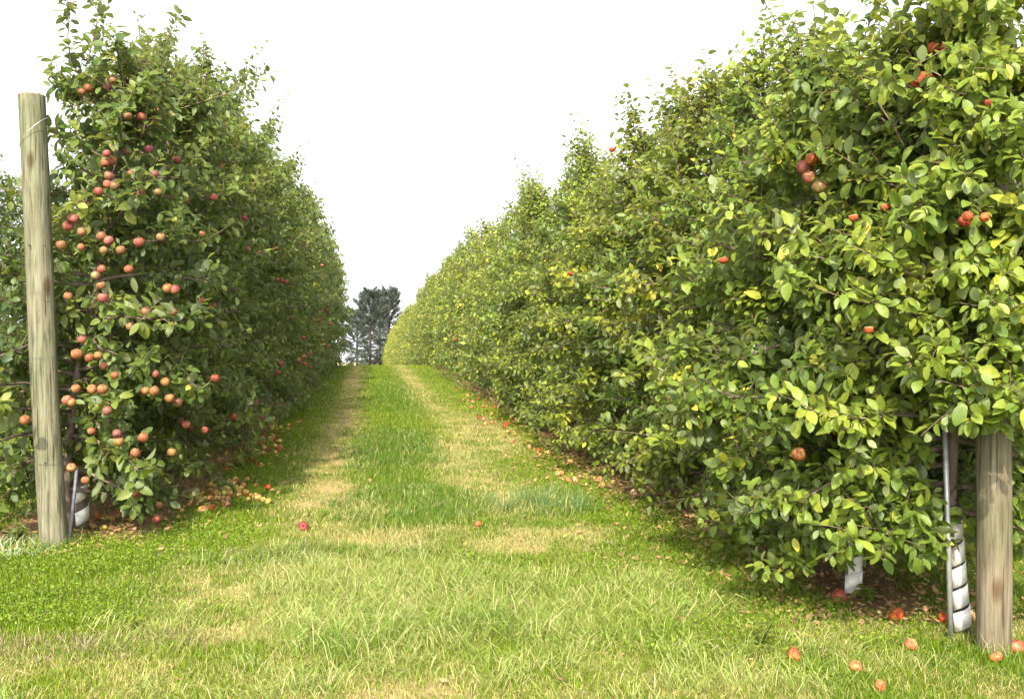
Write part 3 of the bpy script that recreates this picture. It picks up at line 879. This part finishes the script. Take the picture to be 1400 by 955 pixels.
ROT_PX = [(1276, 66, 0), (1292, 66, 0), (1276, 93, 1), (1256, 112, 0), (1266, 106, 0), (1349, 143, 0), (1323, 296, 0), (1318, 303, 0), (1346, 297, 1), (1167, 297, 1), (1210, 283, 1), (1188, 450, 1)]
rtrs = [(0, R1, PR1, 1.0, (1, 1)), (1, R2, PR2, 1.0, (1, 1))]
rh = {0: [], 1: []}
for (px_, py_, kd) in ROT_PX + [(1101, 229, 2), (1110, 217, 3), (1106, 243, 4), (1120, 256, 5), (1092, 621, 6)]:
    h = ray_hit(px_, py_, rtrs) or (0, at(px_, py_, R1[1] - .4))
    loc = (R1, R2)[h[0]]
    rh[h[0]].append((Vector((h[1].x - loc[0], h[1].y - loc[1], h[1].z)) + (Vector((0, 0, 1.6)) - h[1]).normalized() * (.16 if kd not in (1, 6) else .04), kd))
t3 = Tree(201, 4.4, PR1, fine=True, nb=128, shoot_d=24, gap=.014, leaf=.076, sprouts=8, yellow=.012, zbot=zb_r1, avoid=[h[0] for h in rh[0]],
          extra=[((-.3, -.1, 2.85), (-.6, 0, .8), .5), ((-.4, -.1, 2.5), (-.2, 0, 1), .75), ((-.2, -.2, 2.6), (.0, -.1, 1), .6)] + [((-.02 + dx * .3, -.1, z_), (dx - q_, -1, dz), .66) for q_ in (.35, .75, 1.2) for z_, dx, dz in ((1.35, .15, -.12), (1.5, -.2, -.2), (1.55, .35, -.1), (1.7, 0, 0), (1.85, .25, -.1), (1.95, -.25, .0), (2.1, .1, 0), (2.25, -.15, .1), (2.4, .3, .05), (2.55, 0, .1), (2.7, -.2, .15), (2.85, .2, .2), (3.0, 0, .25), (3.2, -.1, .35), (3.3, .25, .4), (1.45, .5, -.05), (2.0, .5, 0), (2.6, .5, .1))])
rt3 = place(t3, R1, 0, TINT_R, label="big apple tree at the row's near end, its leaves hiding the upper brown post")
t4 = Tree(202, 3.2, PR2, fine=True, nb=104, shoot_d=23, gap=.0145, leaf=.074, sprouts=9, yellow=.02, zbot=lambda x, y: .44 if y < .1 and abs(x * .87 - y * .5 - .02) < .22 else .2, avoid=[h[0] for h in rh[1]])
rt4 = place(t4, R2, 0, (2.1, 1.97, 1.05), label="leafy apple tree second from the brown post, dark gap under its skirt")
for root, lst in ((rt3, rh[0]), (rt4, rh[1])):
    for (p, kd) in lst:
        if kd in (0,): o = hang(root, p, ROT[0], random.uniform(.5, .68) if p.z < 2.7 else .8)
        elif kd == 1: o = hang(root, p, ROT[1], .6, (1.3, 1.8, 1.5))
        elif kd == 2: o = hang(root, p, AP[0], 1.2, (.75, .6, .8)); o["label"] = "large dark red apple"
        elif kd == 3: o = hang(root, p, ROT[1], 1.05, (1.4, 2.6, 2.0)); o["label"] = "burst orange apple"
        elif kd == 4: o = hang(root, p, AP[1], .95, (.95, 1.3, 1))
        elif kd == 5: o = hang(root, p, AP[2], 1.0, (.45, .9, .5))
        else: o = hang(root, p, AP[1], 1.0, (.8, 1.2, .6))

# ------------------------------------------------------------------ the rest of the rows
PM = [(0.1, .8), (.6, 1.02), (1.4, 1.08), (2.3, 1.02), (3.1, .90), (3.7, .68), (4.15, .38), (4.4, .08)]
PMR = [(0.2, .76), (.6, .90), (1.4, .97), (2.1, .88), (2.6, .68), (3.1, .38), (3.6, .18), (4.0, .05)]
MID_L = [Tree(300 + k, 4.45, PM, nb=76, shoot_d=18, gap=.019, leaf=.083, sprouts=20, sprout_len=(.25, .6), yellow=.012, lean=.36, zbot=lambda x, y: .08) for k in range(3)]
MID_R = [Tree(330 + k, 4.05, PMR, nb=92, shoot_d=20, gap=.0175, leaf=.077, sprouts=13, sprout_len=(.35, .85), yellow=.006, zbot=lambda x, y: .14) for k in range(4)]
FAR_L = [Tree(360 + k, 4.45, PM, nb=56, shoot_d=13, gap=.030, leaf=.105, sprouts=9, simple=True, yellow=.015, zbot=lambda x, y: .1, wood_sides=4, lean=.33) for k in range(3)]
FAR_R = [Tree(370 + k, 4.1, PMR, nb=54, shoot_d=13, gap=.030, leaf=.105, sprouts=9, simple=True, yellow=.008, zbot=lambda x, y: .12, wood_sides=4) for k in range(4)]


def far_or(kind, Yv):
    return random.choice(FAR_L if kind == 'l' else FAR_R) if Yv > 19 else random.choice(MID_L if kind == 'l' else MID_R)


def row(x0, y0, y1, step, kind, lab, tint, grp, napp=0, hv=.05, hsc=()):
    n = 0; Yv = y0; last = None
    while Yv < y1:
        T = far_or(kind, Yv)
        while T is last: T = far_or(kind, Yv)
        last = T
        x_ = x0 + random.gauss(0, .05) + (.26 * min(1, max(0, (Yv - 12) / 12)) if grp == G_L else -.5 * min(1, max(0, (Yv - 44) / 45)) if grp == G_R else 0)
        s_ = random.gauss(1, hv) * (hsc[n] if n < len(hsc) else 1); sw = random.gauss(1.0, .05)
        v = random.gauss(1, .09); yl = random.gauss(0, .05)
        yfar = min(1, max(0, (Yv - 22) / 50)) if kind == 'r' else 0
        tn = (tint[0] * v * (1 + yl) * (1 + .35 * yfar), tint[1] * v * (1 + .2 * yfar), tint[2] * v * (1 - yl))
        rz = random.uniform(-.5, .5) if kind == 'l' else random.uniform(0, 6.28)
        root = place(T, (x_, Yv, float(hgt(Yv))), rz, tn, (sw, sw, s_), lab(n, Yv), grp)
        if napp and Yv < 26:
            for k in range(random.randint(*napp)):
                if kind == 'l': aa = random.uniform(-1.4, .7)
                else: aa = random.uniform(2.4, 4.6)
                z = random.uniform(.6, 3.6); rr = np.interp(z, [a for a, b_ in PM], [b_ for a, b_ in PM]) * random.uniform(.92, 1.1)
                lp = Matrix.Rotation(-rz, 3, 'Z') @ Vector((math.cos(aa) * rr, math.sin(aa) * rr, z))
                if kind == 'l': hang(root, lp, random.choice(AP), random.uniform(.9, 1.08), (random.uniform(.85, 1.15), random.uniform(.7, 1.2), 1))
                else: hang(root, lp, random.choice(ROT), random.uniform(.6, .95), (1.1, random.uniform(.8, 2), 1))
        n += 1; Yv += step * random.uniform(.88, 1.12)
    return n


NTH = ["third", "fourth", "fifth", "sixth", "seventh", "eighth"]


def labL(n, Yv):
    if n < 4: return f"shaded apple tree, {NTH[n]} from the pale leaning post in its row"
    if Yv < 24: return "shaded apple tree merged into the middle of the hedge behind the pale leaning post"
    return "small looking apple tree at the distant end of the pale leaning post's row"


def labR(n, Yv):
    if n < 5: return f"sunlit apple tree, {NTH[n]} from the half hidden brown post in its row"
    if Yv < 24: return "sunlit apple tree merged into the middle of the long hedge behind the brown post"
    if Yv < 46: return "small looking pale green apple tree where the brown post's row reaches the crest"
    return "tiny yellowish apple tree beyond the grassy crest, only its top showing"


row(ROW_L, 10.2, 46.5, 1.12, 'l', labL, (1.5, 1.45, 1.0), G_L, (2, 6), hsc=(.93, .95, .97))
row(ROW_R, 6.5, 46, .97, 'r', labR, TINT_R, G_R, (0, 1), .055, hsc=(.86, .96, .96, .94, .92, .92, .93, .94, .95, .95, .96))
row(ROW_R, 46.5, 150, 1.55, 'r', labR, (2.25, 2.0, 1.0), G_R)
row(ROW_LL, 19.5, 37, 1.15, 'l', lambda n, y: "dark apple tree in the next row, glimpsed past the pale leaning post", TINT_L, "apple trees of the row beyond the pale leaning post", (4, 9))
row(ROW_RR, 9.0, 16, 1.15, 'r', lambda n, y: "apple tree in the next row, glimpsed behind the brown post", TINT_R, "apple trees of the row beyond the brown post")

# ------------------------------------------------------------------ posts, guards, stakes, wires
def post(name, base, top, r0, r1, mat_, label, seed):
    r = np.random.default_rng(seed); root = empty(name, base); tag(root, label, "post")
    acc = Acc(); n, S = 60, 40
    base = Vector(base); top = Vector(top); ax = top - base
    ts = np.linspace(-.05, 1, n); ang = np.arange(S) / S * 2 * math.pi
    rr = np.interp(ts, [0, 1], [r0, r1])[:, None] * (1 + .012 * np.sin(ang * 3 + ts[:, None] * 4 + seed)[...] + .008 * np.sin(ang * 5 - ts[:, None] * 9) + r.normal(0, .002, (n, S)))
    cx_ = .006 * np.sin(ts * 5 + seed); cen = np.outer(ts, np.array(ax)); cen[:, 0] += cx_
    V = np.stack([cen[:, 0, None] + rr * np.cos(ang), cen[:, 1, None] + rr * np.sin(ang), cen[:, 2, None] + 0 * rr], -1)
    V[-1] -= np.array([0, 0, .0]); last = V[-1].copy()
    i = np.arange(n - 1)[:, None] * S; k = np.arange(S)[None]; k2 = (k + 1) % S
    acc.add(V.reshape(-1, 3), np.stack([i + k, i + k2, i + S + k2, i + S + k], -1).ravel(), np.full((n - 1) * S, 4))
    shaft = link("shaft", acc.mesh("shaft", [mat_]), root)
    # sawn end: a slightly chamfered disc
    a2 = Acc(); c0 = last.mean(0)
    rings = [last + [0, 0, .0], c0 + (last - c0) * .965 + [0, 0, .006], c0 + (last - c0) * .5 + [0, 0, .007], c0 + (last - c0) * .02 + [0, 0, .007]]
    i = np.arange(3)[:, None] * S
    a2.add(np.concatenate(rings), np.stack([i + k, i + k2, i + S + k2, i + S + k], -1).ravel(), np.full(3 * S, 4))
    link("end_cut", a2.mesh("end_cut", [ENDGRAIN]), root)
    return root


pb = at(74, 746); pt = at(42, 131, Y=pb.y + .02)
sc_ = (pb.y) / F
postL = post("wooden_post", (pb.x, pb.y, 0), (pt.x, pt.y, pt.z), 17.2 * pb.y / F, 16.3 * pb.y / F, POST_L, "pale weathered round post leaning at the row's near end", 3)
pb2 = at(1357, 884); pt2 = at(1346, 300, Y=pb2.y)
postR = post("wooden_post", (pb2.x, pb2.y, 0), (pb2.x - .01, pb2.y, 2.45), 27 * pb2.y / F * .93, 25.5 * pb2.y / F * .93, POST_R, "brown round post, its upper half hidden in apple leaves", 8)
# nails and the wire wrapped round the pale post
for (px_, py_) in ((61, 336), (40, 335), (65, 412), (62, 632)):
    acc = Acc(); p = at(px_, py_, Y=pb.y - 17 * pb.y / F * .95) - Vector((pb.x, pb.y, 0))
    tube(acc, [p + Vector((0, .02, 0)), p + Vector((0, -.012, 0))], [.004, .006], 8)
    link("nail_head", acc.mesh("nail_head", [STEEL]), postL)


def wire_obj(pts, r_, label, name="trellis_wire", m_=WIRE):
    acc = Acc(); tube(acc, pts, r_, 5)
    return tag(link(name, acc.mesh(name, [m_])), label, "wire")


# loop round the post: a slanted ring then a line running down the row
ctr = at(47, 190, Y=pb.y); rad_ = 17.4 * pb.y / F
pts = []
for a in np.linspace(-.2, 2 * math.pi + .6, 30):
    pts.append((ctr.x + rad_ * math.cos(a), ctr.y + rad_ * math.sin(a), ctr.z + .09 * math.cos(a) + .01 * a))
pts += [(ctr.x + .25, 8.2, ctr.z - .02), (ROW_L, 12, ctr.z), (ROW_L, 46, ctr.z - .15)]
wire_obj(pts, .0022, "thin top wire looped aslant round the pale leaning post")
for (px_, py_, lb) in ((66, 400, "middle trellis wire stapled to the pale leaning post"), (66, 488, "lower trellis wire stapled to the pale leaning post"), (70, 632, "lowest trellis wire wrapped across the pale leaning post")):
    c_ = at(px_, py_, Y=pb.y)
    cxp = pb.x + (pt.x - pb.x) * c_.z / pt.z
    pts = [(cxp + rad_ * 1.01 * math.cos(a), c_.y + rad_ * 1.01 * math.sin(a), c_.z) for a in np.linspace(-2.2, .5, 10)]
    pts += [(ROW_L, 8.4, c_.z), (ROW_L, 46, c_.z - .15)]
    wire_obj(pts, .0011, lb, m_=STEEL)
for (z_, lb) in ((1.25, "lower trellis wire running from the brown post through the leaves"), (2.1, "upper trellis wire running from the brown post through the leaves")):
    pts = [(pb2.x + .112 * math.cos(a), pb2.y + .112 * math.sin(a), z_) for a in np.linspace(-2.5, 1.5, 12)] + [(ROW_R, 8, z_), (ROW_R, 44, z_ - .1)]
    wire_obj(pts, .0018, lb)


def guard(base, top, r_, turns, frac, label, holes=0, dark=False):
    """white spiral strip wound round the trunk foot"""
    root = empty("trunk_guard", base); tag(root, label, "trunk guard", "white spiral trunk guards")
    base = Vector(base); top = Vector(top); H = (top - base).length; ax = np.array((top - base) / H)
    u = norm(np.cross(ax, [0, 1, 0])); w = np.cross(ax, u)
    acc = Acc(); n = int(turns * 28); pitch = H / turns
    th = np.linspace(0, turns * 2 * math.pi, n); z = np.linspace(0, H - pitch * frac, n)
    flare = 1 + .28 * np.exp(-z / .05)
    rings = []
    for (dz, dr) in ((0, .0), (0, .003), (pitch * frac, .004), (pitch * frac, 0.0)):
        rr = r_ * flare + dr
        rings.append(np.outer(z + dz, ax) + (np.cos(th) * rr)[:, None] * u + (np.sin(th) * rr)[:, None] * w)
    V = np.stack(rings, 1).reshape(-1, 3)
    i = np.arange(n - 1)[:, None] * 4; k = np.arange(4)[None]; k2 = (k + 1) % 4
    acc.add(V, np.stack([i + k, i + 4 + k, i + 4 + k2, i + k2], -1).ravel(), np.full((n - 1) * 4, 4))
    link("spiral_strip", acc.mesh("spiral_strip", [WHITE]), root)
    a2 = Acc(); tube(a2, [np.zeros(3), ax * H * .5, ax * H], r_ * .96, 20)
    link("trunk_sleeve", a2.mesh("trunk_sleeve", [BARK if not dark else BLACK]), root)
    for k in range(holes):
        a3 = Acc(); zc = H * (.45 + .5 * k / max(1, holes)); aa = -1.9 + .45 * (k % 2)
        dr = math.cos(aa) * u + math.sin(aa) * w
        p = ax * zc + dr * (r_ + .003)
        tube(a3, [p, p + dr * .0025], .0042, 8)
        link("vent_hole", a3.mesh("vent_hole", [BLACK]), root)
    return root


gb = at(1317, 862); gt = at(1303, 690, Y=gb.y + .03)
guard((gb.x, gb.y, 0), gt, .036, 5, .74, "white spiral guard with black gaps on the trunk beside the brown post", 8, True)
gb2 = at(1166, 812); gt2 = at(1170, 742, Y=gb2.y + .02)
guard((gb2.x, gb2.y, 0), gt2, .04, 2, .74, "short white guard round the dark trunk under the second brown post tree")
gb3 = at(111, 724); gt3 = at(106, 645, Y=gb3.y + .03)
guard((gb3.x, gb3.y, 0), gt3, .062, 2.0, .46, "white banded guard round the thick trunk beside the pale leaning post")
for (px_, py_, lb) in ((902, 640, "white guard peeking out under leaves above red mulch"), (880, 632, "grey white guard farther along the red mulch strip")):
    p = at(px_, py_); guard((p.x, p.y, 0), (p.x, p.y + .02, .22), .045, 2, .7, lb)

# slim stakes
def stake(name, px_, py_, tx_, ty_, r_, m_, label):
    b_ = at(px_, py_); t_ = at(tx_, ty_, Y=b_.y + .02); root = empty(name, (b_.x, b_.y, 0)); tag(root, label, "stake")
    acc = Acc(); v = Vector((t_.x - b_.x, t_.y - b_.y, t_.z))
    tube(acc, [(-v * .05), v * .5, v], r_, 10)
    link("rod", acc.mesh("rod", [m_]), root)
    a2 = Acc(); tube(a2, [v * .995, v * 1.002, v * 1.004], [r_ * 1.15, r_ * 1.15, r_ * .6], 10)
    link("cap", a2.mesh("cap", [m_]), root)


stake("metal_stake", 95, 746, 105, 640, .013, STEEL, "thin dark steel stake leaning beside the pale post")
stake("metal_stake", 1300, 868, 1291, 560, .0135, GALV, "straight grey conduit stake beside the white spiral guard and brown post")

# guy wire of the next row with its white sleeve
gw = empty("guy_wire", at(20, 292, Y=21)); tag(gw, "pale slanting guy wire with a white sleeve at the picture's edge", "wire")
A = at(20, 292, Y=21); B = at(-60, 640, Y=19.5); acc = Acc(); tube(acc, [(0, 0, 0), (B - A) * .5, B - A], .012, 6)
link("strand", acc.mesh("strand", [WIRE]), gw)
D_ = (B - A); s0 = D_ * ((405 - 292) / 348); s1 = D_ * ((440 - 292) / 348)
acc = Acc(); tube(acc, [s0, (s0 + s1) / 2, s1], .05, 12); link("sleeve", acc.mesh("sleeve", [WHITE]), gw)

# ------------------------------------------------------------------ fallen apples
def fallen(x_, y_, me, size, colr, label, group=None):
    o = link("fallen_apple", me); o.location = (x_, y_, float(gz(x_, y_)) + .02 * size)
    o.rotation_euler = (random.gauss(0, .8), random.gauss(0, .8), random.uniform(0, 6.28)); o.scale = (size,) * 3; o.color = (*colr, 1)
    tag(o, label, "apple", group); return o


def rc(): return (random.uniform(.85, 1.15), random.uniform(.8, 1.35), random.uniform(.8, 1.3))


lane = [(415, 719, 0, (.45, .12, .3), "dark red bitten apple lying on the bare wheel track", 1.1), (653, 717, 1, (1.1, 1, .7), "orange apple lying alone between the grass tufts in the lane", .9),
        (436, 662, 0, None, None, 0), (867, 674, 1, (1.25, 1.9, 2.2), "pale cream apple lying in the short grass by the hedge", 1.1), (787, 655, 1, (1.2, 1.8, 1.8), "pale apple in the lane nearest the wheel track, one of three scattered there", .95),
        (823, 663, 1, (1, 1, .9), "orange brown apple in the grass between two paler apples", .95), (779, 630, 1, (1, 1.1, 1), "tan apple lying off the strip of fallen apples, higher than the pale one", 1.0),
        (1147, 815, 0, (.8, .35, .5), "bright dark red apple against the short white trunk guard", 1.15), (1225, 838, 3, (1.5, 1.3, 1), "red shrivelled apple between the two white guards", 1.0),
        (1290, 842, 3, (1.3, 1, 1), "shrivelled red apple at the foot of the white spiral guard", .9), (1085, 895, 3, (1.1, 1.9, 1.5), "curled orange rotten apple out in the near grass", .9),
        (1170, 910, 1, (1.0, .75, .7), "squashed pinkish apple nearest the camera below the curled orange one", .8), (1245, 880, 1, (.95, .8, .7), "squashed tan apple in the grass before the red shrivelled apple", .85),
        (1388, 882, 1, (1, .6, .8), "pink battered apple at the foot of the brown post", 1.15), (1203, 936, 1, (1.05, .75, .55), "flat orange apple remnant nearest the bottom of the picture", .7),
        (1362, 897, 1, (.9, .75, .6), "tan squashed apple in the grass in front of the brown post", .8)]
for (px_, py_, k, cc, lb, sz) in lane:
    if lb: p = at(px_, py_ + 4); fallen(p.x, p.y, FA[k], sz, cc, lb)
strip_r = [(713, 568), (735, 580), (744, 581), (751, 587), (760, 588), (762, 586), (779, 593), (797, 592), (795, 604), (813, 603), (724, 612), (737, 616), (694, 580), (706, 574), (815, 607), (818, 601), (808, 606), (770, 590),
           (882, 622), (845, 621), (885, 645), (895, 650), (907, 643), (893, 641), (870, 648), (880, 650), (860, 640), (903, 652), (922, 689), (940, 690), (690, 583), (672, 565), (660, 553), (640, 540), (625, 530), (733, 575), (783, 594), (755, 584)]
for (px_, py_) in strip_r:
    p = at(px_, py_ + 2); fallen(p.x, p.y, FA[random.choice([0, 1, 1, 2, 3])], random.uniform(.85, 1.1), rc(), "fallen reddish apple in the long strip of drops under the sunlit hedge", "fallen apples under the sunlit hedge")
for k in range(26):
    p = (ROW_R - random.uniform(.5, 1.15), random.uniform(9, 24)); fallen(*p, FA[random.choice([0, 1, 1, 3])], random.uniform(.8, 1.05), rc(), "fallen reddish apple in the long strip of drops under the sunlit hedge", "fallen apples under the sunlit hedge")
for (cx_, cy_, rx_, ry_, n, lb) in ((312, 676, .26, .5, 78, "yellow and red apple in the heap at the shaded row's lane edge"), (350, 618, .24, 1.0, 52, "yellow apple in the farther heap under the shaded row"),
                                   (378, 588, .26, 1.4, 30, "yellow apple in the farthest trail of drops under the shaded row"), (160, 712, .28, .2, 16, "yellow apple lying beside the white banded trunk guard")):
    c0 = P2(cx_, cy_)
    for k in range(n):
        fallen(c0[0] - .06 + rx_ * .75 * random.gauss(0, 1), c0[1] + ry_ * .8 * random.gauss(0, 1), FA[random.choice([0, 1, 1, 1, 2, 3])], random.uniform(.6, 1.0),
               (random.uniform(.7, 1.15), random.uniform(1.0, 2.0), random.uniform(.6, 1.1)), lb, lb.replace("apple", "apples", 1))

# ------------------------------------------------------------------ weeds
def weed(px_, py_, h_, nst, leaf_l, leaf_w, cc, label):
    p = gpt(px_, py_); root = empty("weed_plant", p); tag(root, label, "weed")
    st, lf = Acc(), Acc(); r = np.random.default_rng(int(px_))
    for k in range(nst):
        a = r.uniform(0, 6.28); d = np.array([math.cos(a) * .45, math.sin(a) * .45, 1.0]); d /= np.linalg.norm(d)
        hh = h_ * r.uniform(.6, 1); pts = np.array([d * hh * t + np.array([0, 0, -.03 * t * t]) for t in np.linspace(-.05, 1, 5)])
        tube(st, pts, np.linspace(.003, .0015, 5), 4)
        n = 8; tt = np.linspace(.25, 1, n); P_ = np.outer(tt, d * hh); ph = np.arange(n) * 2.4
        D = norm(np.stack([np.cos(ph), np.sin(ph), np.full(n, .5)], 1))
        lf.add(*leaf_geo(P_, D, norm(np.array([[0, 0, 1.]]) + r.normal(0, .2, (n, 3))), leaf_l * r.uniform(.7, 1.2, n), np.full(n, leaf_w), np.clip(r.normal(.75, .1, n), 0, .93), False)[:3], 0, .8)
    link("stem", st.mesh("stem", [LEAF]), root); o = link("leaves", lf.mesh("leaves", [LEAF]), root); o.color = (*cc, 1)


weed(1040, 885, .22, 5, .09, .014, (1.3, 1.4, .8), "narrow leaved yellow green weed standing in the near grass")
weed(1185, 822, .14, 4, .06, .04, (1.1, 1.4, .6), "broad leaved green weed beside the short white trunk guard")
weed(185, 858, .08, 3, .04, .025, (1.4, 1.6, .6), "low bright weed in the grass below the banded guard")
weed(690, 545, .55, 7, .12, .07, (.9, 1.3, .6), "bushy bright green weed at the edge of the strip of fallen apples")
weed(22, 742, .14, 9, .085, .022, (2.2, 2.3, 3.2), "pale grey green weed lying in the grass by the leaning post")

# ------------------------------------------------------------------ far conifers beyond the crest
SPRUCE_BARK = bark_mat('conifer_bark', (0.03, 0.022, 0.018), (0.07, 0.055, 0.045))


def spruce(px_, Yv, top_py, wid, seed, label, spread_top=1.0):
    r = np.random.default_rng(seed); p = at(px_, 495, Y=Yv); zb = float(hgt(Yv)); H = at(px_, top_py, Y=Yv).z - zb
    root = empty("spruce_tree", (p.x, Yv, zb)); tag(root, label, "spruce tree", "dark conifers beyond the crest")
    wo, cr = Acc(), Acc()
    tube(wo, [(0, 0, -.3), (.05, 0, H * .5), (0, .1, H * .97)], [.2, .12, .02], 8)
    nb = 90
    for k in range(nb):
        fr = (k + r.uniform()) / nb; z = H * (.04 + .94 * fr); a = k * 2.4 + r.normal(0, .3)
        ln = wid * np.interp(fr, [0, .25, .6, .85, 1], [.8, .85, 1.0, .95, .45]) * r.uniform(.6, 1.1)
        up = np.interp(fr, [0, .5, 1], [-.1, .35, 1.1])
        d = norm(np.array([math.cos(a), math.sin(a), up]))
        tt = np.linspace(0, 1, 7); B_ = np.outer(tt * ln, d) + np.array([0, 0, z]) + np.outer(-.25 * ln * tt * (1 - tt), [0, 0, 1])
        tube(wo, B_, np.linspace(.05, .008, 7), 4)
        dens = 1.0 if fr > .5 else r.choice([.1, .35, .8])
        n = int(150 * dens * ln / wid) + 8
        t = r.uniform(.15, 1, n) ** .7
        P_ = np.stack([np.interp(t, tt, B_[:, j]) for j in range(3)], 1) + r.normal(0, .09, (n, 3))
        D = norm(d[None] * 1.0 + r.normal(0, .38, (n, 3)) + np.array([[0, 0, .25 if fr > .5 else -.35]]))
        V_, l_, c_, a_ = leaf_geo(P_, D, norm(r.normal(0, 1, (n, 3))), r.uniform(.3, .8, n), r.uniform(.05, .12, n), np.clip(r.normal(.45, .25, n) - .1, 0, 1), True)
        cr.add(V_, l_, c_, 0, a_)
    link("trunk", wo.mesh("trunk", [SPRUCE_BARK]), root); o = link("crown", cr.mesh("crown", [SPRUCE]), root); o.color = (1, 1, 1, 1)


spruce(506, 132, 400, 2.5, 41, "dark full conifer, tallest on the horizon beyond the lane's end")
spruce(532, 140, 398, 2.6, 42, "dark conifer standing close behind the yellowish far hedge")
spruce(519, 148, 404, 2.5, 43, "thin brownish conifer standing between two darker conifers")
spruce(488, 150, 428, 2.2, 44, "low sparse conifer at the opening past the shaded row")
